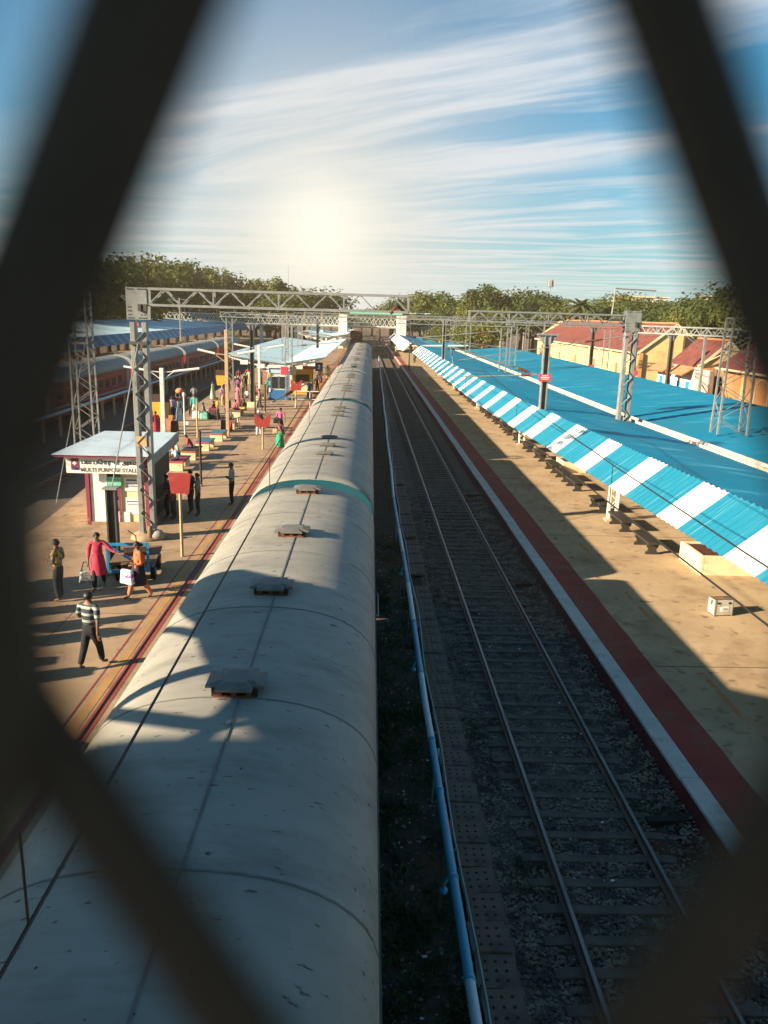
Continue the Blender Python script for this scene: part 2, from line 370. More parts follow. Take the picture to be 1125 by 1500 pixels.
    if tk == 'kurta' and not (sit or floor):
        kb = MB(); c = P_['pel']; A = lerp(P_['knl'], P_['knr'], .5)
        prof = []
        n = 14; rings = 6; vs = []; fs = []
        for i in range(rings):
            t = i / (rings - 1); cx, cy, cz = lerp((c[0], c[1], c[2] + .1 * s), (A[0], A[1] - .02, A[2] - .02), t)
            for k in range(n):
                th = 2 * PI * k / n; r = (.145 + .075 * t + .012 * math.sin(5 * th + i)) * s * b
                vs.append((cx + r * math.cos(th), cy + r * .86 * math.sin(th), cz))
        for i in range(rings - 1):
            for k in range(n): fs.append((i * n + k, i * n + (k + 1) % n, (i + 1) * n + (k + 1) % n, (i + 1) * n + k))
        kb.add(vs, fs).build('kurta_skirt', kmat or tm, p, True)
    if bk in ('trousers', 'shorts'):
        V = []; E = []; ix = {}
        v('waist', .118 * b, .098 * b); v('pel', .128 * b, .104 * b, 'waist')
        for n in 'lr':
            v('hip' + n, .098 * b, None, 'pel'); kn = P_['kn' + n]
            if bk == 'shorts': v('kn' + n, .090, None, 'hip' + n, lerp(P_['hip' + n], kn, .85))
            else: v('kn' + n, .080, None, 'hip' + n); v('an' + n, .066, None, 'kn' + n, lerp(kn, P_['an' + n], .95))
        skin_obj(bk, V, E, 0, bmt, p, 2 if near else 1)
    else:                                            # saree / skirt / lungi down to the feet
        n = 14; rings = 8; vs = []; fs = []
        if sit or floor:
            path = [P_['waist'], P_['pel'], lerp(P_['knl'], P_['knr'], .5), lerp(P_['anl'], P_['anr'], .5)]
            rad = [.13, .20, .19, .20]
            kb = MB().tube(path, [r * s for r in rad], 12)
        else:
            A = lerp(P_['anl'], P_['anr'], .5)
            for i in range(rings):
                t = i / (rings - 1); cx, cy, cz = lerp((P_['pel'][0], P_['pel'][1], P_['pel'][2] + .12 * s), (A[0], A[1] + .01, .06), t)
                for k in range(n):
                    th = 2 * PI * k / n; r = (.145 + .04 * math.sin(t * 2.2) + .045 * t + .012 * math.sin(4 * th + 2 * t)) * s * b
                    vs.append((cx + r * math.cos(th), cy + r * .9 * math.sin(th) * (1 + (.25 * t if pose != 'stand' else 0)), cz))
            for i in range(rings - 1):
                for k in range(n): fs.append((i * n + k, i * n + (k + 1) % n, (i + 1) * n + (k + 1) % n, (i + 1) * n + k))
            kb = MB().add(vs, fs)
        kb.build(bk, bmt, p, True)
    if shawl:
        V = []; E = []; ix = {}
        for k, a, r in (('a', (-.10, .11, .02), .05), ('b', (-.15, .03, .44), .075), ('c', (-.02, -.10, .40), .10), ('d', (.10, -.13, .16), .09), ('e', (.14, -.12, -.16), .06)):
            q = T(a[0], a[1], a[2]); v(k, r, .03, None, tuple(c * s for c in q))
        for i in range(4): E.append((i, i + 1))
        skin_obj('shawl', V, E, 2, cloth(shawl), p, 1)
    return p

PLAT = .84; PLR = .30; KR = 8.2 / 7.66       # left and right platform heights
# striped polo of the man in the foreground, yellow print shirt of the man at the left
stripe_mat('polo_stripe', (.03, .045, .055), (.33, .35, .33), .075, 'Z', .62, .85)
mat('print_shirt', (.55, .36, .10), (.08, .10, .10), 9, .85, mixpos=(.48, .52))
mat('print_kurta', (.62, .20, .08), (.75, .45, .2), 14, .85, mixpos=(.5, .6))
def build_people():
    W = -PI / 2
    person((-5.79, 16.18, PLAT), -.35, 'walk', 'man in dark polo shirt with pale stripes walking away along the platform nearest the camera', ('tee', (.1, .1, .1)), ('trousers', (.012, .013, .016)), ('front', 'back'), 1.76, near=True, build=1.2, tmat=MATS['polo_stripe'])
    person((-7.26, 21.26, PLAT), PI + .15, 'walk', 'woman in long rose pink kurta and dark leggings, one hand on the trolley', ('kurta', (.48, .035, .08)), ('trousers', (.015, .013, .015)), ('reach', 'down'), 1.64, 'bun', near=True)
    person((-5.94, 20.51, PLAT), PI - 1.05, 'stride', 'woman in orange churidar and orange shawl hugging a white and pink bag', ('kurta', (.60, .15, .06)), ('trousers', (.62, .20, .10)), ('hold', 'front'), 1.62, 'bun', near=True, kmat=cloth((.025, .02, .03)), build=1.22, shawl=(.58, .13, .05))
    person((-7.98, 20.24, PLAT), PI * .45, 'stand', 'man in yellow and grey printed shirt standing beside the dark wire fence strand at left', ('shirt', (.5, .4, .1)), ('trousers', (.022, .028, .03)), ('hold', 'hold'), 1.72, near=True, tmat=MATS['print_shirt'])
    person((-5.22, 31.45, PLAT), PI * .5, 'stand', 'man in pale grey shirt and black trousers standing alone near the platform edge, arms folded', ('tee', (.33, .34, .32)), ('trousers', (.012, .012, .014)), ('front', 'front'), 1.76, near=True)
    # queue at the stall window
    for x, y, hd, lb, tp, bt in ((-7.28, 29.25, W + PI, 'man in dark navy shirt at the stall counter, nearest its wall', (.02, .03, .05), (.015, .015, .02)),
                                 (-6.98, 29.0, W + PI + .3, 'man in dark teal shirt in front of the stall counter', (.02, .09, .11), (.015, .02, .025)),
                                 (-6.55, 30.0, W + PI - .2, 'man in black shirt behind the red trapezoid board post', (.018, .018, .02), (.02, .018, .02)),
                                 (-6.2, 29.6, W + PI + .1, 'man in grey shirt waiting last at the stall counter', (.2, .2, .2), (.012, .012, .014))):
        person((x, y, PLAT), hd, 'stand', lb, ('shirt', tp), ('trousers', bt), ('down', 'hold'), 1.68 + random.uniform(-.05, .05))
    person((-9.18, 35.91, PLAT), PI * .8, 'stand', 'boy in orange printed shirt standing just behind the stall', ('tee', (.6, .25, .1)), ('trousers', (.1, .05, .03)), h=1.5, tmat=MATS['print_kurta'])
    # along the nearest benches
    person((-9.0, 38.55, PLAT), 2.2, 'sit', 'man in pale blue shirt sitting on the bench behind the stall', ('tee', (.30, .42, .52)), ('trousers', (.03, .035, .05)), ('lap', 'lap'), lean=.35)
    person((-9.3, 40.1, PLAT), 2.4, 'sit', 'person in pale pink shirt sitting bent behind the man in pale blue', ('tee', (.55, .42, .44)), ('trousers', (.04, .04, .05)), ('lap', 'lap'), lean=.45, hair='long')
    person((-9.05, 42.2, PLAT), PI * .55, 'sit', 'man in dark red shirt leaning forward on the bench with blue seat', ('shirt', (.36, .03, .05)), ('trousers', (.06, .15, .20)), ('lap', 'lap'), lean=.5)
    # standing at the far side of the platform
    person((-12.63, 48.7, PLAT), .4, 'stand', 'woman in crimson saree with a white cloth at her neck beside the pale lamp post', ('blouse', (.34, .02, .04)), ('saree', (.36, .025, .05)), ('down', 'hold'), 1.58, 'bun')
    person((-14.0, 52.5, PLAT), -.4, 'stand', 'man in dark jacket over white shirt behind the yellow board', ('long', (.03, .035, .06)), ('trousers', (.02, .02, .03)), h=1.7)
    person((-13.36, 56.1, PLAT), .3, 'stand', 'man in lavender shirt and black trousers beside the yellow board', ('long', (.42, .30, .42)), ('trousers', (.015, .015, .02)), h=1.74)
    person((-12.91, 56.19, PLAT), PI, 'stand', 'woman in pale blue and white dress with dark green shawl', ('kurta', (.55, .62, .66)), ('skirt', (.30, .48, .60)), ('down', 'down'), 1.62, 'long', shawl=(.02, .10, .08))
    person((-13.34, 58.6, PLAT), .2, 'stand', 'man in brown shirt carrying an orange bundle on his head', ('tee', (.12, .06, .04)), ('trousers', (.04, .03, .03)), ('up', 'up'), 1.66)
    person((-12.62, 58.7, PLAT), -.2, 'stand', 'man in dark shirt standing half behind the white post', ('tee', (.03, .025, .025)), ('trousers', (.02, .015, .015)), h=1.7)
    person((-12.2, 58.03, PLAT), PI, 'walk', 'man in bright teal shirt with rolled white lungi walking this way', ('long', (.03, .45, .36)), ('shorts', (.6, .55, .45)), ('down', 'down'), 1.74)
    person((-11.95, 60.3, PLAT), W, 'floor', 'man in faded green shirt sitting on the platform floor', ('tee', (.16, .24, .17)), ('trousers', (.20, .28, .34)), ('back', 'lap'), lean=-.15)
    person((-11.28, 64.76, PLAT), .5, 'stand', 'slim man in pink shirt and cream trousers beside the tall tan post', ('tee', (.55, .25, .38)), ('trousers', (.55, .38, .2)), ('down', 'down'), 1.78)
    person((-10.1, 60.6, PLAT), 1.0, 'sit', 'person in dark clothes sitting on the bench beside the tan post', ('tee', (.04, .03, .04)), ('trousers', (.10, .10, .14)), ('lap', 'lap'), lean=.3)
    person((-9.55, 59.2, PLAT), -.8, 'sit', 'man in rose pink shirt sitting on the bench with his back turned', ('shirt', (.55, .10, .14)), ('trousers', (.15, .10, .12)), ('lap', 'lap'), lean=.2)
    person((-8.9, 60.3, PLAT), .9, 'sit', 'woman in mustard skirt sitting on the bench', ('blouse', (.10, .05, .03)), ('skirt', (.58, .38, .04)), ('lap', 'lap'), 1.55, 'bun', lean=.2)
    person((-9.41, 63.2, PLAT), 2.2, 'sit', 'woman in dark brown saree on the bench by the yellow post base', ('blouse', (.08, .03, .03)), ('saree', (.10, .04, .035)), ('lap', 'lap'), 1.55, 'long', lean=.25)
    # walking along the edge
    person((-6.49, 49.69, PLAT), 0, 'walk', 'man in white cap with black backpack walking away in pale trousers', ('tee', (.06, .06, .06)), ('trousers', (.62, .56, .52)), ('down', 'down'), 1.68, 'cap')
    person((-5.25, 50.77, PLAT), -.1, 'walk', 'man in magenta shirt walking away with a black shoulder bag', ('tee', (.50, .10, .26)), ('trousers', (.03, .025, .03)), ('down', 'back'), 1.74)
    person((-4.8, 45.99, PLAT), 0, 'walk', 'woman in bright green saree walking away along the platform edge', ('blouse', (.20, .06, .10)), ('saree', (.01, .33, .17)), ('down', 'down'), 1.56, 'bun', shawl=(.45, .25, .12))
    # knot of passengers in the shade further on
    crowd = ((-12.45, 79.53, .2, 'man in white shirt and checked lungi in the far crowd', (.72, .70, .66), 'skirt', (.38, .18, .10)), (-12.9, 77.06, -.3, 'man in slate grey shirt at the left of the far crowd', (.16, .17, .20), 'trousers', (.03, .03, .04)),
             (-12.2, 77.2, .5, 'thin man in brown shirt in the far crowd', (.12, .07, .05), 'trousers', (.05, .03, .03)), (-11.7, 79.9, -.2, 'man in black shirt to the right of the white shirted man', (.03, .025, .025), 'trousers', (.02, .02, .02)),
             (-12.0, 84.69, .1, 'man in cream shirt and cream trousers in the far crowd', (.65, .55, .38), 'trousers', (.6, .5, .32)), (-12.6, 88.0, .3, 'man in scarlet shirt behind the cream clad man', (.55, .05, .05), 'trousers', (.03, .02, .02)),
             (-13.4, 86.5, 0, 'woman in maroon saree far behind the crowd at the track side', (.25, .03, .04), 'saree', (.26, .03, .05)), (-11.1, 86.57, PI, 'woman in coral saree right of the dark light mast', (.55, .10, .11), 'saree', (.55, .10, .12)),
             (-10.6, 90.15, .2, 'man in white shirt right of the dark light mast', (.72, .72, .68), 'trousers', (.45, .42, .36)), (-10.0, 88.4, .8, 'woman in orange saree under the pale canopy edge', (.5, .2, .08), 'saree', (.55, .2, .06)),
             (-9.4, 90.5, -.5, 'woman in vivid green saree under the pale canopy', (.02, .40, .12), 'saree', (.03, .40, .12)), (-10.7, 93.5, 0, 'man in crimson shirt deep under the pale canopy', (.42, .04, .05), 'trousers', (.03, .03, .04)))
    for x, y, hd, lb, tp, bk, bt in crowd:
        person((x, y, PLAT), hd, 'stand', lb, ('tee', tp), (bk, bt), ('down', 'hold'), random.uniform(1.58, 1.74), 'bun' if bk == 'saree' else 'short')
    more = ((-10.4, 66.5, 2.4, 'stand', 'woman in faded rose saree standing left of the dark light mast', (.42, .14, .16), 'saree', (.45, .16, .18)), (-11.9, 69.5, .3, 'stand', 'man in navy shirt standing behind the slim man in pink', (.03, .04, .09), 'trousers', (.03, .03, .04)),
            (-10.9, 72.5, 1.2, 'stand', 'man in beige shirt behind the small yellow board', (.48, .38, .25), 'trousers', (.10, .08, .06)), (-11.6, 74.2, -.6, 'stand', 'woman in purple saree behind the small yellow board', (.22, .05, .22), 'saree', (.25, .06, .26)),
            (-9.9, 68.8, 2.2, 'sit', 'boy in white vest sitting behind the dark light mast', (.7, .68, .6), 'shorts', (.10, .12, .2)), (-8.9, 75.2, .4, 'stand', 'man in turquoise shirt just left of the blue kiosk', (.03, .32, .34), 'trousers', (.04, .04, .05)),
            (-8.3, 64.0, 1.7, 'walk', 'man in brown checked shirt walking by the white lamp post', (.26, .15, .08), 'trousers', (.05, .05, .06)), (-5.0, 74.0, 3.0, 'stand', 'woman in blue saree before the yellow kiosk', (.05, .12, .35), 'saree', (.06, .15, .4)),
            (-13.9, 66.0, .2, 'stand', 'man in grey shirt near the left platform edge beyond the teal shirted man', (.3, .3, .31), 'trousers', (.06, .06, .07)), (-13.2, 70.5, 1.4, 'walk', 'woman in pale green dress at the shaded left edge of the platform', (.35, .48, .34), 'skirt', (.3, .42, .3)),
            (-10.9, 58.9, 1.2, 'sit', 'person in maroon shawl sitting among the baggage heap', (.2, .03, .05), 'saree', (.16, .04, .05)), (-9.0, 54.0, 2.6, 'sit', 'man in dull blue shirt on the bench beside the tan post', (.12, .18, .28), 'trousers', (.06, .05, .05)),
            (-10.4, 57.0, 2.0, 'stand', 'man in mustard shirt standing by the baggage heap', (.5, .32, .06), 'trousers', (.06, .05, .05)))
    for x, y, hd, ps, lb, tp, bk, bt in more:
        person((x, y, PLAT), hd, ps, lb, ('kurta' if bk == 'skirt' else 'tee', tp), (bk, bt), ('lap', 'lap') if ps == 'sit' else ('down', 'hold'), random.uniform(1.56, 1.74), 'bun' if bk in ('saree', 'skirt') else 'short', lean=.2 if ps == 'sit' else 0)
    person((-9.3, 71.6, PLAT), 2.5, 'sit', 'woman in red blouse sitting by the far bench left of the blue stall', ('blouse', (.4, .04, .05)), ('saree', (.3, .04, .06)), ('lap', 'lap'), 1.55, 'bun', lean=.2)
    person((-4.6, 79.5, PLAT), 0, 'stand', 'man in dusty red shirt near the far yellow stall', ('tee', (.4, .12, .10)), ('trousers', (.05, .04, .04)))
    person((-4.9, 90.5, PLAT), 0, 'walk', 'woman in pink saree by the coach side under the far canopy', ('blouse', (.5, .16, .16)), ('saree', (.5, .15, .16)), hair='bun', h=1.58)
    person((-4.3, 96, PLAT), 0, 'walk', 'man in pale yellow shirt by the coach side further along', ('tee', (.62, .52, .25)), ('trousers', (.5, .4, .2)))
    # right platform
    person((8.9, 142.7, PLR), .2, 'stand', 'dark clad man standing alone in sun beside the striped awning far off', ('tee', (.09, .06, .05)), ('trousers', (.05, .035, .03)), h=1.74)
    person((7.0, 180, PLR), 0, 'walk', 'man in pale shirt walking on the far end of the right platform', ('tee', (.7, .66, .6)), ('trousers', (.5, .42, .35)))
    person((9.6, 151, PLR), 1.2, 'sit', 'person in brown sitting under the striped awning far off', ('tee', (.2, .08, .05)), ('trousers', (.06, .04, .03)), lean=.2)
    # turn the skeletons into plain meshes in one go
    dg = bpy.context.evaluated_depsgraph_get(); dg.update()
    for o in SKINS:
        me = bpy.data.meshes.new_from_object(o.evaluated_get(dg)); old = o.data
        o.modifiers.clear(); o.data = me; me.name = o.name
        me.polygons.foreach_set('use_smooth', [True] * len(me.polygons))
build_people()
# ------------------------------------------------------------------ ground, tracks, platforms
def sheet(name, poly, z, m):
    return MB().add([(x, y, z) for x, y in poly], [tuple(range(len(poly)))]).build(name, m)
struct(sheet('ground', [(-2500, -600), (2500, -600), (2500, 3500), (-2500, 3500)], -.56, 'earth'))
def bed(name, x0, x1, z, y0, y1, m):
    prof = [(x0, z - .02), (x0 + .2, z), ((x0 + x1) / 2, z + .02), (x1 - .2, z), (x1, z - .02)]
    rnd = random.Random(len(name))
    b = MB(); n = 160; vs = []; fs = []
    k = 9
    for i in range(n + 1):
        t = i / n; y = y0 + (y1 - y0) * t * t * .6 + (y1 - y0) * t * .4
        for j in range(k): vs.append((x0 + (x1 - x0) * j / (k - 1), y, z + rnd.uniform(-.025, .02)))
    for i in range(n):
        for j in range(k - 1): a = i * k + j; fs.append((a, a + 1, a + 1 + k, a + k))
    return struct(b.add(vs, fs).build(name, m, smooth=True))
bed('ballast_bed', 2.1, 6.08, -.235, -8, 460, 'ballast')
bed('track_soil', -3.2, 2.15, -.32, -8, 460, 'soil')
bed('ballast_bed_far', -23.5, -9.5, -.30, -8, 460, 'ballast')

def track(xc, y0, y1, label, far=False, spacing=.6, ang=0.0):
    t = thing('railway_track', label, 'railway track', (xc, 0, 0), ang)
    prof = [(-.07, -.16), (.07, -.16), (.07, -.148), (.012, -.125), (.012, -.035), (.036, -.022), (.036, -.004), (-.036, -.004), (-.036, -.022), (-.012, -.035), (-.012, -.125), (-.07, -.148)]
    for sx in (-1, 1):
        r = MB().extrude(prof, y0, y1, segs=1).build('rail', 'rail_steel', t)
        r.location.x = .845 * sx
        MB().box((0, (y0 + y1) / 2, -.002), (.05, y1 - y0, .006)).build('running_surface', 'rail_top', r)
    p = None; n = int((y1 - y0) / spacing); first = 0
    rest = MB()
    for i in range(n):
        y = y0 + i * spacing
        if i < 100:
            if p is None:
                prof2 = [(-1.3, -.26), (1.3, -.26), (1.3, -.19), (.95, -.172), (.5, -.19), (-.5, -.19), (-.95, -.172), (-1.3, -.19)]
                p = MB().extrude(prof2, -.09, .09).build('sleeper', 'sleeper', t, bevel=.012); o = p
            else:
                o = p.copy(); COL.objects.link(o); o.parent = t
            o.location = (random.uniform(-.02, .02), y, random.uniform(-.012, .008)); o.rotation_euler = (0, 0, random.uniform(-.01, .01))
        else:
            rest.box((0, y, -.225), (2.6, .24, .09))
    rest.build('sleepers_beyond', 'sleeper', t)['kind'] = 'stuff'
    return t
track(4.09, 5.4, 330, 'empty dark broad gauge track in ballast between the blue pipe and the right platform')
track(-16.6, 26, 330, 'empty shadowed track beyond the left platform, before the red train')

# loose stones of the ballast, real ones where they can be told apart
def stones(name, n, region, zf, size, m, seed, label, keep=lambda x, y: True, bright=0.0):
    rnd = random.Random(seed); vs = []; fs = []; mi = []
    base = [(1, 0, 0), (0, 1, 0), (-1, 0, 0), (0, -1, 0), (0, 0, 1), (0, 0, -1), (.7, .7, .5), (-.7, .7, .45), (-.7, -.7, .5), (.7, -.7, .5)]
    tri = [(0, 6, 4), (6, 1, 4), (1, 7, 4), (7, 2, 4), (2, 8, 4), (8, 3, 4), (3, 9, 4), (9, 0, 4), (0, 5, 6), (6, 5, 1), (1, 5, 7), (7, 5, 2), (2, 5, 8), (8, 5, 3), (3, 5, 9), (9, 5, 0)]
    for q in range(n):
        for _ in range(6):
            x = rnd.uniform(region[0], region[1]); y = region[2] + (region[3] - region[2]) * rnd.random() ** 1.7
            if keep(x, y): break
        else: continue
        z = zf(x, y); s = rnd.uniform(*size); a = rnd.uniform(0, 6.28); ca, sa = math.cos(a), math.sin(a)
        sx, sy, sz = s * rnd.uniform(.7, 1.3), s * rnd.uniform(.6, 1.1), s * rnd.uniform(.5, .9); o = len(vs)
        for b in base:
            j = rnd.uniform(.75, 1.15); px, py, pz = b[0] * sx * j, b[1] * sy * j, b[2] * sz * j
            vs.append((x + px * ca - py * sa, y + px * sa + py * ca, z + pz))
        k = 1 if rnd.random() < bright else 0
        for t in tri: fs.append((t[0] + o, t[1] + o, t[2] + o)); mi.append(k)
    b = MB(); b.v = vs; b.f = fs; b.mi = mi
    o = b.build(name, m); return tag(o, label, 'gravel', None, 'stuff')
def keep_bal(x, y):
    if abs(abs(x - 4.09) - .845) < .075: return False
    f = ((y - 5.4) / .6 + .5) % 1 - .5
    if abs(f) * .6 < .10 and abs(x - 4.09) < 1.28: return random.random() < (.30 if abs(x - 4.09) < .95 else .10)
    return True
stones('ballast_stones', 34000, (2.3, 6.0, 6.5, 40), lambda x, y: -.225 + random.uniform(-.02, .015) + max(0, x - 5.35) * .26, (.018, .042), ['stone', 'stone_pale'], 3, 'loose dark ballast stones around the empty track', keep_bal, .035)
stones('soil_stones', 1600, (.4, 1.75, 5.5, 30), lambda x, y: -.32, (.012, .045), ['stone', 'stone_pale'], 5, 'scattered stones and rubble on the dark soil beside the coach', bright=.12)

# weeds and litter in the strip beside the coach
rnd = random.Random(8); b = MB()
for c in range(190):
    cx = rnd.uniform(.35, 1.75); cy = 5.5 + 26 * rnd.random() ** 1.5
    for q in range(34):
        x = cx + rnd.gauss(0, .13); y = cy + rnd.gauss(0, .2); z = -.33; hh = rnd.uniform(.04, .17); a = rnd.uniform(0, 6.28); w = rnd.uniform(.010, .022)
        dx, dy = math.cos(a) * w, math.sin(a) * w; lx, ly = rnd.gauss(0, .06), rnd.gauss(0, .06)
        b.add([(x - dx, y - dy, z), (x + dx, y + dy, z), (x + lx + dx * 1.4, y + ly + dy * 1.4, z + hh * .7), (x + lx * 1.8, y + ly * 1.8, z + hh)], [(0, 1, 2, 3)])
for cx, cy in ((2.55, 15.6), (2.75, 11.2), (5.35, 12.6), (2.65, 11.0), (5.45, 13.0)):
    for q in range(120):
        x = cx + rnd.gauss(0, .13); y = cy + rnd.gauss(0, .25); z = -.25; hh = rnd.uniform(.03, .12); a = rnd.uniform(0, 6.28); w = .014
        dx, dy = math.cos(a) * w, math.sin(a) * w
        b.add([(x - dx, y - dy, z), (x + dx, y + dy, z), (x + dx * 1.5, y + .04, z + hh)], [(0, 1, 2)])
tag(b.build('weeds', 'weed'), 'short dark green weeds along the drain and track', 'weeds', None, 'stuff')
b = MB()
for q in range(70):
    x = rnd.choice((rnd.uniform(.4, 1.7), rnd.uniform(2.5, 5.5))); y = 6.5 + 40 * rnd.random() ** 1.6; a = rnd.uniform(0, 3); s = rnd.uniform(.015, .045); z = (-.27 if x < 2 else -.17)
    b.box((x, y, z), (s * 1.6, s, .006), a)
tag(b.build('litter', 'litter'), 'small white scraps of litter on the track bed', 'litter', None, 'stuff')

# ---- right platform
XR = 6.05
def plat_body(name, poly, z1, m):
    o = MB().plate(poly, -.55, z1).build(name, m); return struct(o)
plat_body('platform_right', [(XR + .02, -10), (21.2, -10), (21.2, 232), (XR + .02, 232)], PLR, 'concrete')
struct(MB().box((XR + .005, 111, -.14), (.05, 242, .80)).build('platform_wall', 'dark_red_wall'))
b = MB(); y = -10.0; k = 0
while y < 232:
    ln = 4.6; b.box((XR + .155 + random.uniform(-.012, .012), y + ln / 2 - .006, PLR + .006 - .02), (.37, ln - .012, .075)); y += ln
struct(b.build('platform_edge', 'white_edge', bevel=.01))
rb = random.Random(5); edge = [(XR + 1.20 + rb.uniform(-.02, .02), -10 + k * 1.1) for k in range(221)]
b = MB()
for (xa, ya), (xb, yb) in zip(edge, edge[1:]): b.add([(XR + .345, ya, PLR + .005), (xa, ya, PLR + .005), (xb, yb, PLR + .005), (XR + .345, yb, PLR + .005)], [(0, 1, 2, 3)])
struct(b.build('platform_band', 'red_paint'))
b = MB()
for y0, y1 in ((14.0, 16.4), (19.5, 20.6), (20.75, 21.8), (25.3, 27), (31, 32.8), (36.4, 38), (42, 43.6), (48, 50)):
    y0 *= KR; y1 *= KR; b.add([(8.23, y0, PLR + .005), (8.37, y0, PLR + .005), (8.38, y1, PLR + .005), (8.25, y1, PLR + .005)], [(0, 1, 2, 3)])
struct(b.build('platform_marking', 'dash_orange'))
b = MB()
for y in [17.9 + 12 * k for k in range(-1, 14)]: b.box((14.2, y, PLR - .0005), (13.8, .035, .006))
struct(b.build('platform_joint', 'joint'))

# ---- left platform, widening away from the camera
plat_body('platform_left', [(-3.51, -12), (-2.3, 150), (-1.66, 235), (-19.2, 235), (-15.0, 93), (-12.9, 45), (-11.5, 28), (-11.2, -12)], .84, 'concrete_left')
def xe(y): return -3.42 + .0075 * y
b = MB(); c = MB()
for i in range(30):
    y0 = -12 + i * 8; y1 = y0 + 8
    b.add([(xe(y) - 1.80 + dx, y, .845) for dx, y in ((0, y0), (.20, y0), (.20, y1), (0, y1))], [(0, 1, 2, 3)])
    b.add([(xe(y) - 2.22 + dx, y, .845) for dx, y in ((.02, y0), (.06, y0), (.06, y1), (.02, y1))], [(0, 1, 2, 3)])
    c.add([(xe(y) - 2.10 + dx, y, .845) for dx, y in ((.05, y0), (.24, y0), (.24, y1), (.05, y1))], [(0, 1, 2, 3)])
b2 = MB()
for i in range(30):
    y0 = -12 + i * 8; y1 = y0 + 8
    b2.add([(xe(y) - .45 + dx, y, .845) for dx, y in ((0, y0), (.4, y0), (.4, y1), (0, y1))], [(0, 1, 2, 3)])
struct(c.build('platform_yellow_line', 'yellow_line')); struct(b.build('platform_red_line', 'red_paint')); struct(b2.build('platform_edge_paint', 'dark_red_wall'))
b = MB()
for y in range(12, 130, 7): b.box((-8.2, y + .4, .8395), (7.4, .03, .006))
for y0 in range(10, 120, 12): b.box((-7.35, y0 + 6, .8392), (.03, 11.9, .006))
struct(b.build('platform_joint', 'joint'))

# ---- third platform and the wall under it, behind the red train
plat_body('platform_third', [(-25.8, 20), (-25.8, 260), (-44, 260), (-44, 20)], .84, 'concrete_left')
# ------------------------------------------------------------------ trains
def arch(n=22, w=1.77, z0=3.0, z1=4.03, e=2.35):
    pts = []
    for i in range(n + 1):
        t = PI * i / n; c, s = math.cos(t), math.sin(t)
        pts.append((w * math.copysign(abs(c) ** (2 / e), c), z0 + (z1 - z0) * abs(s) ** (2 / e)))
    return pts
ARCH = arch()
def roof_z(x):
    a = abs(x) / 1.77; return 3.0 + 1.03 * (1 - a ** 2.35) ** (1 / 2.35)

def vent_meshes(big):
    w, d, h = (.70, .62, .13) if big else (.60, .34, .085)
    n = .13 if big else .07
    hw, hd = w / 2, d / 2
    poly = [(-hw + n, -hd), (hw - n, -hd), (hw - n, -hd + n * .8), (hw, -hd + n * .8), (hw, hd - n * .8), (hw - n, hd - n * .8), (hw - n, hd), (-hw + n, hd), (-hw + n, hd - n * .8), (-hw, hd - n * .8), (-hw, -hd + n * .8), (-hw + n, -hd + n * .8)]
    # hood: plate with its centre raised a little
    b = MB(); m = len(poly)
    vs = [(x, y, h) for x, y in poly] + [(x, y, h - .03) for x, y in poly] + [(x * .6, y * .55, h + .035) for x, y in poly]
    fs = [(k, (k + 1) % m, 2 * m + (k + 1) % m, 2 * m + k) for k in range(m)] + [tuple(range(2 * m, 3 * m))] + [((k + 1) % m, k, m + k, m + (k + 1) % m) for k in range(m)] + [tuple(range(m, 2 * m))[::-1]]
    b.add(vs, fs)
    i = MB()
    i.box((0, 0, h * .35), (w * .78, d * .74, h * .95))
    l = MB()
    for k in (-1, 0, 1) if big else (-1, 1): l.box((k * w * .25, -d * .40, h * .34), (w * .09, .03, h * .7))
    l.box((0, -d * .41, .02), (w * .7, .03, .03))
    return b, i, l
VB = {}
def add_vent(parent, x, y, big):
    if big not in VB:
        b, i, l = vent_meshes(big)
        o = b.build('roof_vent', 'vent_grey', parent); a = i.build('vent_throat', 'dark', o); c = l.build('louvre', 'rust' if big else 'vent_grey', o)
        VB[big] = (o, a, c)
    else:
        p = VB[big]; o = p[0].copy(); COL.objects.link(o); o.parent = parent
        for q in p[1:]: k = q.copy(); COL.objects.link(k); k.parent = o
    o.location = (x, y, roof_z(x) - .012); return o

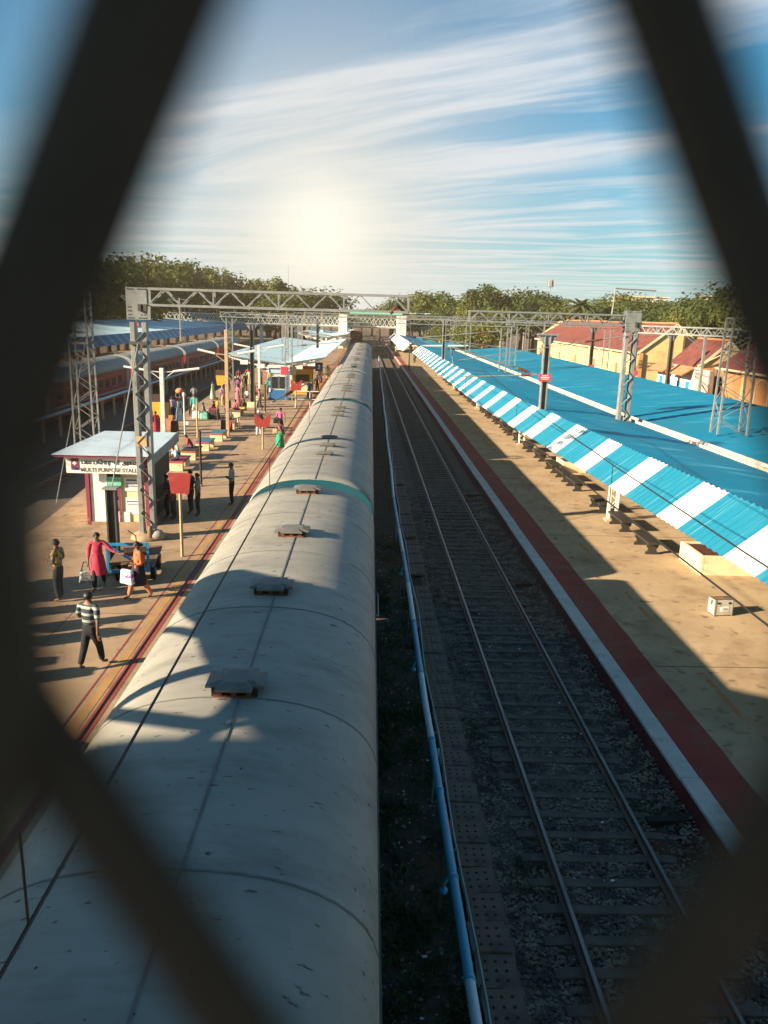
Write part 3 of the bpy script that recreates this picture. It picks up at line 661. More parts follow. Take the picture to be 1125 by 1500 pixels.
L_C = 21.0
def coach_shell(parent, body_m, roof_m, end_m, windows, seams=True, doors=True):
    h = L_C / 2
    bp = [(-1.74, 3.03), (-1.75, 1.4), (-1.73, .55), (-1.5, .35), (1.5, .35), (1.73, .55), (1.75, 1.4), (1.74, 3.03)]
    MB().extrude(bp[::-1], -h, h).build('body', body_m, parent, bevel=.02, fix=True)
    for s in (-1, 1): MB().extrude([(x * .985, z - .015) for x, z in ARCH], s * (h - .02) - .015, s * (h - .02) + .015).build('end_panel', end_m, parent, fix=True)
    MB().extrude(ARCH, -h + .02, h - .02, segs=30).build('roof', roof_m, parent, True, fix=True)
    g = MB()
    for s in (-1, 1): g.box((s * 1.772, 0, 3.01), (.03, L_C - .06, .045))
    g.build('rain_gutter', 'roof_seam', parent)
    if seams:
        s = MB(); y = -h + 3.05
        while y < h - .5:
            s.extrude([(x * 1.0018, z + .006) for x, z in ARCH[1:-1]] + [(x, z - .03) for x, z in ARCH[1:-1]][::-1], y - .013, y + .013, segs=1); y += 3.02
        s.extrude([(.10, roof_z(.1) + .009), (.125, roof_z(.12) + .009), (.125, roof_z(.12) - .03), (.10, roof_z(.1) - .03)], -h + .05, h - .05)
        s.build('roof_seam', 'roof_seam', parent)
    for s in (-1, 1):
        MB().box((0, s * (h + .16), 2.2), (1.05, .34, 2.5)).build('gangway', 'rubber', parent, bevel=.08)
    b = MB()
    for s in (-1, 1):
        for k in (-1, 1):
            for w in (-1.3, 1.3): b.tube([(k * .84 - .06, s * 7.2 + w, -.02 + .46), (k * .84 + .06, s * 7.2 + w, .44)], .46, 14)
        b.box((0, s * 7.2, .42), (2.1, 3.2, .18))
    b.build('bogie', 'dark', parent)
    if windows:
        for s in windows:
            p = None
            for i in range(9):
                y = -7.2 + i * 1.8
                if p is None: p = MB().box((0, 0, 0), (.03, 1.15, .82)).build('window', 'glass_dark', parent, bevel=.01); o = p; fr = MB().box((0, 0, -.45), (.05, 1.3, .05)).build('window_sill', body_m, p)
                else:
                    o = p.copy(); COL.objects.link(o); o.parent = parent; k = fr.copy(); COL.objects.link(k); k.parent = o
                o.location = (s * 1.745, y, 2.12)
            if doors:
                for y in (-9.7, 9.7): MB().box((s * 1.75, y, 1.75), (.04, .8, 2.1)).build('door', 'coach_door', parent, bevel=.01)

def tx(y): return -1.57 + .0075 * y
TANG = -.0075
# near train: coach centres every 22 m
starts = [10.1, 32.1, 54.1, 76.1, 98.1, 120.1]
labs = ['nearest silver roofed passenger coach, seen from above, with single notched vents along its crown',
        'second silver roofed passenger coach, with slim vents in threes, beyond the first teal coach end',
        'third silver roofed coach of the near train, between the blue kiosk and the empty track',
        'fourth silver roofed coach of the near train, alongside the pale canopy', 'fifth silver roofed coach, small and far along the near train', 'last silver roofed coach of the near train, by the far pale canopy']
for i, yc in enumerate(starts):
    t = thing('passenger_coach', labs[i], 'train coach', (tx(yc), yc, 0), TANG, 'coaches of the near silver roofed train')
    coach_shell(t, 'coach_blue', 'roof_grey', 'coach_blue', (1,) if i < 3 else None, seams=i < 4)
    if i == 0:
        for y in (8.95, 12.5, 15.97, 20.0): add_vent(t, .04, y - yc, True)
        rr = random.Random(9); dt = MB()
        for k in range(60):
            x, y = rr.uniform(-1.45, 1.45), rr.uniform(-9.5, 10); a = rr.uniform(0, 3); s = rr.uniform(.004, .011); w = s * rr.uniform(.8, 3.5); z = roof_z(x) + .002; dz = (roof_z(x + .01) - roof_z(x - .01)) / .02
            cs, sn = math.cos(a), math.sin(a); dt.add([(x + p * cs - q * sn, y + p * sn + q * cs, z + (p * cs - q * sn) * dz) for p, q in ((-w, -s), (w, -s), (w * .7, s), (-w, s * .6))], [(0, 1, 2, 3)])
        dt.build('roof_litter', 'dark', t)['kind'] = 'stuff'
        hd = MB(); hd.tube([(1.77, 4.0, 3.0), (1.83, 4.05, 2.95), (1.83, 5.3, 2.95), (1.77, 5.35, 3.0)], .018, 6); hd.build('handrail', 'vent_grey', t)
    else:
        ys = (-6.5, -4.8, -3.0, 3.6, 5.2, 6.7)
        for y in ys: add_vent(t, .14, y, False)

# red train far left
def tx2(y): return -24.05 + .003 * y
reds = ['red coach with grey roof, nearest of the red train, partly behind the dark fence strand', 'second red coach from the left edge, behind the stall and lattice mast', 'third red coach, behind the double lamp posts', 'fourth red coach of the far left train, right of the tan post', 'last red coach, hazy beyond the pale canopy']
for i, yc in enumerate((66.2 - 22.4, 66.2, 88.6, 111, 133.4)):
    t = thing('passenger_coach', reds[i], 'train coach', (tx2(yc), yc, 0), -.003, 'coaches of the red train')
    coach_shell(t, 'coach_red', 'coach_roof2', 'coach_door', (1,) if i < 4 else None, seams=i < 3)
    MB().box((1.752, 0, 2.62), (.02, 5.2, .10)).build('name_strip', 'yellow_line', t)
    MB().box((1.754, 0, 1.28), (.02, 20.6, .16)).build('waist_band', 'coach_roof2', t)

# ------------------------------------------------------------------ water pipes
def pipe_path(y): return 1.40 + (0 if y < 34 else .011 * (y - 34)) + .02 * math.sin(y * .35) * (1 if y > 14 else .3)
t = thing('water_pipe', 'long light blue water pipe with pale lengths between silver coaches and the drain', 'pipe', (0, 0, 0))
segs = [(2, 7.75, 0), (7.75, 8.1, 0), (7.1, 7.75, 1)]
bounds = [3.5, 7.0, 7.75, 9.5, 11.6, 13.2, 16.0, 19.0, 22, 25, 28, 33, 40, 48, 60, 75, 95, 120, 150]
cols = [1, 1, 0, 0, 0, 1, 0, 1, 0, 1, 0, 1, 1, 1, 1, 1, 1, 1]
for i in range(len(bounds) - 1):
    y0, y1 = bounds[i], bounds[i + 1]; n = max(2, int((y1 - y0) / 1.0))
    o = MB().tube([(pipe_path(y0 + (y1 - y0) * k / n), y0 + (y1 - y0) * k / n, .9) for k in range(n + 1)], .066, 14, False).build('pipe_length', 'pipe_pale' if cols[i] else 'pipe_blue', t, True)
    MB().tube([(pipe_path(y0), y0 - .03, .9), (pipe_path(y0), y0 + .03, .9)], .078, 12).build('coupling', 'pipe_blue', o, True)
for y in (6.4, 10.2, 13.6, 16.5, 20.4, 25, 30, 36, 43, 51, 60, 70, 82, 96):
    b = MB().bar((pipe_path(y) - .10, y, -.4), (pipe_path(y) - .05, y, .86), .05); b.box((pipe_path(y) + .02, y, .825), (.22, .06, .03))
    b.build('post', 'steel_dark', t)
for y in (9.7, 17.0, 24): 
    b = MB().tube([(pipe_path(y), y, .85), (pipe_path(y) - .10, y + .02, .62), (pipe_path(y) - .10, y + .02, .5)], .026, 8); b.ring((pipe_path(y) - .10, y + .02, .52), [(.03, -.05), (.06, -.02), (.06, .02), (.03, .05)], 10)
    b.build('valve', 'pipe_blue', t, True)
for y in (16.4, 10.8): MB().box((pipe_path(y) + .10, y, .74), (.035, .05, .32)).build('bracket', 'orange_paint', t)
t = thing('conduit_pipe', 'thin grey green conduit running beside the blue water pipe', 'pipe', (0, 0, 0))
MB().tube([(pipe_path(y) + .19 + .03 * math.sin(y), y, .62 + .03 * math.sin(y * .7)) for y in [3 + k * .8 for k in range(80)]], .017, 8).build('conduit', 'pipe_thin', t, True)
for y in (8, 11, 14.2, 18, 23, 30): MB().bar((pipe_path(y) + .19, y, -.2), (pipe_path(y) + .19, y, .6), .02).build('stake', 'steel_dark', t)
for i, (y, h_, lean, lb) in enumerate(((13.05, 1.05, .10, 'slanting pale stake leaning across the blue pipe, the nearer one'), (21.5, 1.0, .06, 'slanting pale stake beside the blue pipe, further along'), (30.5, 1.15, -.04, 'pale stake beside the blue pipe where it bends'))):
    t = thing('stake', lb, 'stake', (1.42, y, -.3)); MB().tube([(0, 0, 0), (lean, .12, h_)], .025, 8).build('rod', 'pipe_thin', t, True); MB().ring((0, 0, 0), [(.05, 0), (.045, .05), (.03, .07)], 8).build('footing', 'slab', t)
# far one, before the red train
t = thing('water_pipe', 'white water pipe on short tan posts in front of the red train', 'pipe', (0, 0, 0))
MB().tube([(-20.9 + .002 * y, y, 1.35) for y in range(24, 150, 4)], .11, 10).build('pipe_length', 'pipe_pale', t, True)
for y in range(28, 130, 3): MB().box((-20.9 + .002 * y, y, .5), (.16, .16, 1.55)).build('post', 'post_yellow', t)

# drain covers
SLAB = MB(); SLAB.box((0, 0, 0), (.56, .585, .07))
proto = None; y = 4.2; k = 0
for i in range(104):
    y = 4.2 + i * .6
    if i in (35, 36, 44, 61): continue
    if proto is None:
        proto = thing('drain_cover', 'perforated concrete drain cover in the row beside the blue pipe', 'drain cover', (0, 0, 0), 0, 'drain covers in a row beside the track')
        pass
        for hx in (-.14, 0, .14):
            for hy in (-.16, 0, .16): SLAB.cur = 1; SLAB.ring((hx, hy, .0355), [(.026, -.02), (.026, .003)], 8)  # holes are dark discs, their inner shade painted on
        SLAB.build('slab', ['slab', 'dark'], proto); o = proto
    else: o = dup(proto, (0, 0, 0))
    o.location = (1.99 + (0 if y < 40 else .008 * (y - 40)) + random.uniform(-.03, .03), y, -.195 + random.uniform(-.02, .02)); o.rotation_euler = (random.uniform(-.03, .03), random.uniform(-.03, .03), random.uniform(-.05, .05))
b = MB()
for i in range(130): y = 66.6 + i * .6; b.box((1.99 + .008 * (y - 40), y, -.2), (.56, .58, .07))
tag(b.build('drain_covers', 'slab'), 'distant run of concrete drain covers beside the track', 'drain cover', None, 'stuff')
struct(MB().box((2.29, 60, -.29), (.07, 130, .14)).build('drain_kerb', 'slab'))
for i, (x, y, w) in enumerate(((5.62, 12.3, .85), (5.62, 25.0, .85), (5.6, 38.4, .85))):
    t = thing('cross_drain_plank', ['dark plank crossing the ballast to the right platform wall, nearest one', 'dark plank over a red dirt patch by the right platform, middle one', 'dark plank by the right platform wall, farthest one'][i], 'plank', (x, y, -.12))
    MB().box((0, 0, .03), (w, .16, .08), .05).build('board', 'dark', t)
    struct(MB().ring((x - .15, y - .45, -.242), [(.62, 0), (.5, .03), (.2, .045), (.01, .05)], 14).build('red_dirt', 'soil_red'), 'red dirt spilled over the ballast')
# ------------------------------------------------------------------ canopies
def ax(y):      # lower edge of the striped awning wanders a little along the platform
    pts = ((0, 8.9), (15.6, 8.4), (25, 8.0), (34, 7.6), (42, 7.35), (53, 7.08), (85, 6.95), (140, 6.95), (240, 6.95))
    for (a, xa), (b_, xb) in zip(pts, pts[1:]):
        if y <= b_: return xa + (xb - xa) * (y - a) / (b_ - a)
    return pts[-1][1]
stripe_mat('awning_stripe', (.009, .165, .265), (.80, .80, .79), 1.93, 'Y', .635, .45, fade=(.22, .48, .58), shift=.8)
stripe_mat('awning_stripe_shaded', (.03, .19, .32), (.22, .36, .45), 1.6, 'Y', .72, .55)  # darker copy of the awning stripes; the fascia's shade is in the colour

def corr_sheet(pts_of_y, y0, y1, amp, pitch, nstep=None):
    """corrugated sheet: ridges run across y. pts_of_y(y) -> list of (x,z) corner points"""
    b = MB(); n = nstep or int((y1 - y0) / pitch * 2); vs = []; fs = []; m = None
    for i in range(n + 1):
        y = y0 + (y1 - y0) * i / n; off = amp if i % 2 else -amp
        ps = pts_of_y(y); m = len(ps)
        for x, z in ps: vs.append((x, y, z + off))
    for i in range(n):
        for k in range(m - 1): a = i * m + k; fs.append((a, a + 1, a + 1 + m, a + m))
    return b.add(vs, fs)
def solid(o, th): s = o.modifiers.new('thick', 'SOLIDIFY'); s.thickness = th; s.offset = 0; return o

def awning(y0, y1, parent, drop=0.0):
    f = lambda y: [(ax(y), 3.32 - drop), (ax(y) + 1.22, 4.30 - drop)]
    return solid(corr_sheet(f, y0, y1, .022, .30).build('awning', 'awning_stripe', parent), .012)
c = thing('platform_canopy', 'long bright blue canopy with blue and white striped awning over the right platform', 'canopy', (0, 0, 0))
awning(6, 37.0, c, .0); awning(37.25, 118, c, .06)
slope1 = lambda y: [(ax(y) + 1.20, 4.235), (11.6 + (ax(y) - 7) * .5, 3.92), (13.35 + max(0, (40 - y)) * .03, 3.66)]
slope2 = lambda y: [(13.75 + max(0, (40 - y)) * .03, 3.68), (17, 4.0), (21.1, 4.36)]
for f, nm in ((slope1, 'roof_sheet'), (slope2, 'roof_sheet')):
    solid(corr_sheet(f, 4, 119, .016, .26).build(nm, 'canopy_blue', c), .012)
gx = lambda x, y, z: (x + max(0, (40 - y)) * .03, y, z)
MB().extrude([(13.33, 3.66), (13.30, 3.80), (13.36, 3.80), (13.40, 3.69), (13.72, 3.69), (13.76, 3.80), (13.82, 3.80), (13.78, 3.64)], 4, 119, segs=40, xf=gx).build('gutter', 'gutter', c)
for i, y in enumerate((11.4, 32.4, 52.5, 73.2, 93, 113)):
    x0 = 10.62; o = MB()
    for dx in (-.17, .17):
        for dy in (-.12, .12): o.bar((x0 + dx, y + dy, PLR), (x0 + dx, y + dy, 3.75), .06)
    for k in range(9):
        z = .45 + k * .35
        for dy in (-.12, .12): o.bar((x0 - .17 * (1 if k % 2 else -1), y + dy, z), (x0 + .17 * (1 if k % 2 else -1), y + dy, z + .34), .03)
    p = o.build('column', 'paint_white', c)
    MB().box((x0, y, PLR + .04), (.62, .5, .09)).build('footing', 'concrete', p, bevel=.03)
    MB().bar((x0, y, 3.7), (18.4, y, 3.55), .10, .16).build('rafter', 'steel_grey', c)
    MB().bar((x0, y, 3.0), (ax(y) + .1, y, 3.34), .07, .07).build('bracket_arm', 'steel_grey', c)
    MB().box((17.6, y, 1.9), (.3, .3, 3.2)).build('rear_column', 'paint_white', c)
far = thing('platform_canopy', 'smaller far blue canopy with white fascia beyond the end of the striped awning', 'canopy', (0, 0, 0))
solid(corr_sheet(lambda y: [(6.0, 3.0), (7.4, 4.25)], 128, 200, .02, .6).build('awning', 'paint_white', far), .03)
solid(corr_sheet(lambda y: [(7.3, 4.3), (11.5, 3.5), (20.5, 4.7)], 126, 200, .02, .6).build('roof_sheet', 'canopy_blue', far), .03)
for y in (128, 140, 152, 165, 180, 195): MB().box((11.2, y, 1.9), (.35, .35, 3.2)).build('column', 'paint_white', far)
for y in (126.5,): MB().bar((7.4, y, 3.9), (20.4, y, 4.3), .1, .2).build('rafter', 'paint_white', far)

def pale_canopy(label, y0, y1, xl, xm, xr, zl, zm, zr):
    t = thing('platform_canopy', label, 'canopy', (0, 0, 0))
    f1 = lambda y: [(xl + .0 * y, zl), (xm, zm)]; f2 = lambda y: [(xm + .02, zm + .002), (xr + (y - y0) * .012, zr)]
    solid(corr_sheet(f1, y0, y1, .015, .5).build('roof_sheet', 'canopy_pale', t), .02); solid(corr_sheet(f2, y0, y1, .015, .5).build('roof_sheet', 'canopy_pale', t), .02)
    n = max(2, int((y1 - y0) / 9))
    for i in range(n + 1):
        y = y0 + .4 + (y1 - y0 - .8) * i / n
        MB().box((xm, y, (zm + .8) / 2), (.3, .3, zm - .9)).build('column', 'paint_white', t)
        for xe_, ze in ((xl, zl), (xr, zr)):
            tr = MB().bar((xe_, y, ze - .12), (xm, y, zm - .12), .09, .12).bar((xe_ * .92 + xm * .08, y, ze - .25), (xm, y, zm - .85), .09, .12)
            for q in (.25, .45, .65, .85): tr.bar((xe_ + (xm - xe_) * q, y, ze - .12 + (zm - ze) * q), (xe_ + (xm - xe_) * (q - .1), y, ze - .28 + (zm - ze - .6) * (q - .1)), .05)
            tr.build('truss', 'paint_white', t)
            for q in (.33, .62): MB().box((xe_ + (xm - xe_) * q, y - .07, ze - .35 + (zm - ze - .35) * q), (.7, .03, .4)).build('end_board', 'wall_white', t)
    return t
pale_canopy('pale blue butterfly canopy over the left platform just behind the blue kiosk', 75, 132, -12.9, -7.6, -3.6, 4.55, 3.85, 4.55)
pale_canopy('small far pale blue canopy on the left platform, near the far footbridge', 160, 215, -13.2, -7.6, -3.4, 4.6, 3.9, 4.6)
# third platform canopy
t = thing('platform_canopy', 'long pale blue canopy with shade-coloured striped blue fascia behind the red train', 'canopy', (0, 0, 0))
solid(corr_sheet(lambda y: [(-29.6, 4.1), (-30.7, 5.25)], 34, 220, .02, .6).build('awning', 'awning_stripe_shaded', t), .02)
solid(corr_sheet(lambda y: [(-30.7, 5.25), (-38, 5.6), (-45, 6.3)], 34, 220, .02, .6).build('roof_sheet', 'canopy_pale', t), .02)
for y in range(38, 220, 9): MB().box((-33.5, y, 3.1), (.3, .3, 4.5)).build('column', 'pipe_pale', t)
# bright hanging boards and goods seen under it
for i, (y, z, w, h, m, lb) in enumerate(((55, 3.5, 1.4, .9, 'plate_red', 'pink red hanging board under the far canopy, left of the pair'), (61, 3.5, .8, .9, 'plate_red', 'pink red hanging board under the far canopy, right of the pair'), (58, 2.9, .9, .6, 'ink_blue', 'deep blue board below the pink boards'), (86, 3.4, .9, .8, 'plate_red', 'small round red sign under the far canopy, over the third red coach'))):
    q = thing('hanging_board', lb, 'board', (-29.9, y, z)); MB().box((0, 0, 0), (.08, w, h)).build('panel', m, q, bevel=.02)
    MB().bar((0, 0, h / 2), (0, 0, 4.6 - z + .5), .04).build('hanger', 'steel_dark', q)
t = thing('bunting', 'white garland bunting hung in loops under the far canopy edge', 'bunting', (-29.8, 66, 3.7))
b = MB()
for k in range(26):
    y = k * .55; b.tube([(0, y, 0), (0, y + .15, -.45), (0, y + .4, -.45), (0, y + .55, 0)], .05, 5)
b.build('garland', 'paint_white', t)

# ------------------------------------------------------------------ gantries, masts and wires
def lattice_post(parent, z0, z1, wx, wy, m='steel_grey', chord=.11, lace=.05, pitch=None):
    pitch = pitch or wx * 1.1
    for sx in (-1, 1):
        MB().box((sx * wx / 2, 0, (z0 + z1) / 2), (chord, wy, z1 - z0)).build('channel', m, parent, bevel=.01)
    for sy in (-1, 1):
        b = MB(); z = z0 + .1; k = 1
        while z + pitch < z1: b.bar((-k * wx / 2, sy * (wy / 2 + .006), z), (k * wx / 2, sy * (wy / 2 + .006), z + pitch), lace, .012); z += pitch; k = -k
        b.build('lacing', m, parent)
def truss(parent, p, q, h, n, m='steel_grey', ch=.075, web=.036, depth=.32):
    """box truss from p to q (top chord line) with height h"""
    p, q = Vector(p), Vector(q); d = (q - p).normalized(); s = d.cross(Vector((0, 0, 1))).normalized() * depth / 2; dn = Vector((0, 0, -h))
    for a, nm in ((Vector((0, 0, 0)), 'top_chord'), (dn, 'bottom_chord')):
        b = MB()
        for e in (-1, 1): b.bar(p + a + s * e, q + a + s * e, ch)
        b.build(nm, m, parent)
    b = MB(); L_ = (q - p).length
    for i in range(n):
        a = p + (q - p) * (i / n); c = p + (q - p) * ((i + .5) / n); e = p + (q - p) * ((i + 1) / n)
        for sg in (-1, 1):
            b.bar(a + dn + s * sg, c + s * sg, web); b.bar(c + s * sg, e + dn + s * sg, web)
        if i % 2 == 0: b.bar(a + s, a - s, web); b.bar(a + dn + s, a + dn - s, web); b.bar(a + s, a + dn + s, web * 1.2); b.bar(a - s, a + dn - s, web * 1.2)
    for sg in (-1, 1): b.bar(q + s * sg, q + dn + s * sg, web * 1.6)
    b.build('web', m, parent)
def head_plate(parent, z, m='steel_grey', w=.66, h=1.0, dp=.34):
    MB().box((0, -dp / 2 - .02, z), (w, .02, h)).build('gusset_plate', m, parent, bevel=.005); MB().box((0, dp / 2 + .02, z), (w, .02, h)).build('gusset_plate', m, parent)
    b = MB()
    for x in (-.28, -.24, -.18, -.12, .06, .12, .2, .27):
        b.box((x * w / .66, -dp / 2 - .038, z + h * .45), (.028, .02, .03)); b.box((x * w / .66, -dp / 2 - .038, z - h * .44), (.028, .02, .03))
    for k in range(3):
        for x in (-.27, -.2, .14, .24): b.box((x * w / .66, -dp / 2 - .038, z - h * (.1 + .12 * k)), (.028, .02, .03))
    b.build('bolts', 'steel_dark', parent)
    MB().box((.12, -dp / 2 - .10, z - h * .12), (.10, .14, .22)).build('bracket', 'steel_dark', parent); MB().box((w * .45, -dp / 2 - .1, z - h * .12), (.10, .16, .22)).build('bracket', 'steel_dark', parent)

t = thing('cantilever_gantry', 'big pale lattice gantry beside the stall, its boom reaching over the silver train', 'gantry', (-7.28, 26.53, .84))
lattice_post(t, 0, 7.2, .38, .30, lace=.10, chord=.15, pitch=.40)
head_plate(t, 7.78)
truss(t, (.35, 0, 8.25), (8.66, 0, 8.25), .50, 8, depth=.3)
MB().ring((0, 0, -.02), [(.62, 0), (.55, .12), (.42, .2)], 12).build('footing', 'concrete_left', t, True)
MB().box((0, -.02, 6.55), (.56, .5, .10)).build('clamp', 'steel_dark', t); MB().box((-.05, -.17, 3.35), (.34, .02, .34)).build('number_plate', 'post_yellow', t)
b = MB().tube([(8.1, -.2, 7.7), (8.3, 0, 7.95), (8.5, .1, 7.8), (8.2, .25, 7.75)], .05, 6); b.build('wire_clamp', 'rust', t)
t = thing('sack', 'grey cloth sack lying at the foot of the big gantry beside the stall', 'sack', (-6.92, 26.25, .84))
MB().ring((0, 0, 0), [(.1, 0), (.24, .06), (.26, .18), (.16, .32), (.05, .36)], 10, 1.1, .8).build('sack_body', 'stone_pale', t, True); MB().ring((-.2, -.1, 0), [(.06, 0), (.12, .1), (.1, .3), (.05, .5)], 8).build('sack_neck', 'wood', t, True)
t = thing('cantilever_gantry', 'pale lattice gantry standing on the bright blue canopy with a lamp bracket on top', 'gantry', (12.72, 38.7, 3.5))
lattice_post(t, 0, 4.6, .42, .34, lace=.11, chord=.17, pitch=.46)
head_plate(t, 5.0, w=.74, h=1.0)
truss(t, (-7.85, -.4, 5.28), (-.35, 0, 5.28), .46, 8, depth=.3)
truss(t, (.35, 0, 4.82), (2.9, -5.1, 4.82), .32, 9, ch=.06, web=.035, depth=.25)
b = MB().tube([(-1.0, 0, 5.3), (-.95, 0, 6.5), (1.0, 0, 6.45), (1.0, 0, 6.1)], .045, 6); b.build('lamp_bracket', 'steel_grey', t); MB().box((-.9, -.1, 5.05), (.5, .3, .12)).build('floodlight', 'steel_dark', t)

def box_mast(label, loc, h, w, d, brace=True, group=None, m='steel_grey', name='lattice_mast'):
    t = thing(name, label, 'mast', loc, 0, group)
    for sx in (-1, 1):
        for sy in (-1, 1): MB().bar((sx * w / 2, sy * d / 2, 0), (sx * w * .42, sy * d / 2, h), .075).build('leg', m, t)
    b = MB(); n = int(h / .62)
    for k in range(n):
        z0, z1 = h * k / n, h * (k + 1) / n; e = 1 if k % 2 else -1
        b.bar((-e * w / 2 * .96, -d / 2, z0), (e * w / 2 * .94, -d / 2, z1), .028); b.bar((-e * w / 2 * .96, d / 2, z0), (e * w / 2 * .94, d / 2, z1), .028)
        b.bar((-w / 2 * .95, -e * d / 2, z0), (-w / 2 * .94, e * d / 2, z1), .028); b.bar((w / 2 * .95, -e * d / 2, z0), (w / 2 * .94, e * d / 2, z1), .028)
    b.build('bracing', m, t)
    for z in (h, h * .72, h * .9):
        b = MB()
        for sy in (-1, 1): b.bar((-w * .45, sy * d / 2, z), (w * .45, sy * d / 2, z), .06)
        for sx in (-1, 1): b.bar((sx * w * .44, -d / 2, z), (sx * w * .44, d / 2, z), .06)
        b.build('ring_frame', m, t)
    return t
box_mast('four legged grey lattice mast standing on the blue canopy at the right edge', (15.5, 33.2, 4.0), 4.75, 1.25, .7)
box_mast('four legged grey lattice mast left of the stall, half behind the dark fence strand', (-13.2, 38.2, .84), 8.3, .95, .8)

def portal(y, xl, xr, z, lab, zb=.84, zr=None):
    t = thing('portal_gantry', lab, 'gantry', (0, y, 0))
    for x, zz in ((xl, zb), (xr, zr if zr is not None else zb)):
        for dx in (-.28, .28): MB().bar((x + dx, 0, zz), (x + dx, 0, z - .4), .10).build('leg', 'steel_grey', t)
        b = MB(); k = 0; q = zz + .2
        while q < z - 1: b.bar((x - .28 * (1 if k % 2 else -1), 0, q), (x + .28 * (1 if k % 2 else -1), 0, q + .6), .04); q += .6; k += 1
        for e in (-1, 1): b.bar((x + .28 * e, 0, z - 1.1), (x + .9 * e, 0, z - .35), .06)
        b.build('lacing', 'steel_grey', t)
    truss(t, (xl - .8, 0, z), (xr + .8, 0, z), .42, max(6, int((xr - xl) / 1.3)), ch=.06, web=.03, depth=.3)
    return t
portal(71, -6.6, 12.2, 8.2, 'grey portal gantry behind the first boom, its left legs by the blue kiosk', .84, 3.6)
portal(78, -24.9 + 12, -7.6, 8.3, 'grey portal gantry over the left tracks, behind the tan post', .84)
portal(80, 14.7, 24, 8.3, 'grey portal gantry over the blue canopy back, its legs on the roof', 3.9)
portal(106, -8.4, 13.5, 8.4, 'middle distance portal gantry with thin legs', .84)
portal(140, -9.5, 15, 8.5, 'far grey portal gantry just before the footbridge', .84)
portal(150, 17, 30, 8.6, 'far grey portal gantry to the right, beyond the blue canopy', -.5)

def h_mast(label, loc, h, m='steel_dark', head=True, group=None):
    t = thing('steel_mast', label, 'mast', loc, 0, group)
    MB().box((0, 0, h / 2), (.21, .05, h)).build('web_plate', m, t)
    for sx in (-1, 1): MB().box((sx * .13, 0, h / 2), (.05, .34, h)).build('flange', 'steel_grey' if 'awning' in label else m, t)
    if head:
        MB().box((0, 0, h + .04), (1.0, .4, .08)).add([(-.45, -.12, h), (.45, -.12, h), (.45, .12, h), (-.45, .12, h), (-.16, -.1, h - .45), (.16, -.1, h - .45), (.16, .1, h - .45), (-.16, .1, h - .45)], [(0, 1, 5, 4), (1, 2, 6, 5), (2, 3, 7, 6), (3, 0, 4, 7), (4, 5, 6, 7)]).build('flared_head', 'steel_grey', t)
    return t
t = h_mast('dark H section mast with flared head on a yellow base beside the benches', (-9.07, 65.7, .84), 6.6); MB().box((0, 0, .2), (.8, .8, .45)).build('base_block', 'cream', t, bevel=.03)
h_mast('dark H section mast through the pale canopy, further along the left platform', (-6.0, 104, 3.8), 3.6)
t = h_mast('dark mast with flared head and red danger plate at the edge of the striped awning', (8.75, 38.8, 4.2), 3.55)
MB().box((-.02, -.2, 1.55), (.58, .03, .36)).build('danger_plate', 'plate_red', t); MB().box((-.02, -.22, 1.58), (.44, .02, .035)).box((-.02, -.22, 1.50), (.36, .02, .035)).box((-.02, -.22, 1.66), (.3, .02, .03)).build('plate_bars', 'paint_white', t)
h_mast('dark slim mast standing at the far striped awning edge', (8.0, 82, 4.2), 4.0)
t = h_mast('dark mast with flared head behind the blue canopy, in front of the yellow gable', (25.9, 68, -.5), 8.0)
t = h_mast('dark mast with a small red plate before the long red tiled roof', (23.4, 83, -.5), 8.3); MB().box((0, -.2, 4.4), (.6, .03, .36)).build('danger_plate', 'plate_red', t)
for i, (x, y, z0, h, lb) in enumerate(((20.9, 62, -.5, 8.3, 'slim grey mast before the red roof, right of the dark mast with plate'), (24.5, 58, -.5, 8.6, 'slim pale pole rising before the smaller red roof'), (24.3, 110, -.5, 8.8, 'slim grey mast far behind the blue canopy with a red sign'), (6.9, 124, PLR, 7.9, 'thin dark mast at the far end of the striped awning'), (-27.3, 50, .84, 9, 'grey mast on the far platform left of the big gantry head'), (-27.3, 66, .84, 9, 'grey mast on the far platform right of the big gantry head'), (-27.2, 98, .84, 9.2, 'dark mast with a pink plate on the far platform'), (-27.0, 120, .84, 9.2, 'distant grey mast on the far platform'))):
    t = thing('slim_mast', lb, 'mast', (x, y, z0)); MB().box((0, 0, h / 2), (.2, .2, h), 0, .8).build('pole', 'steel_grey' if 'dark' not in lb else 'steel_dark', t)
    MB().bar((0, 0, h - .6), (-1.6, 0, h - .2), .05).bar((0, 0, h - 1.5), (-1.7, 0, h - .3), .05).bar((0, 0, h - .2), (1.2, 0, h - .25), .06).build('cantilever_arm', 'steel_grey', t)
    if 'plate' in lb or 'sign' in lb: MB().box((0, -.13, h * .62), (.55, .03, .4)).build('danger_plate', 'plate_red', t)
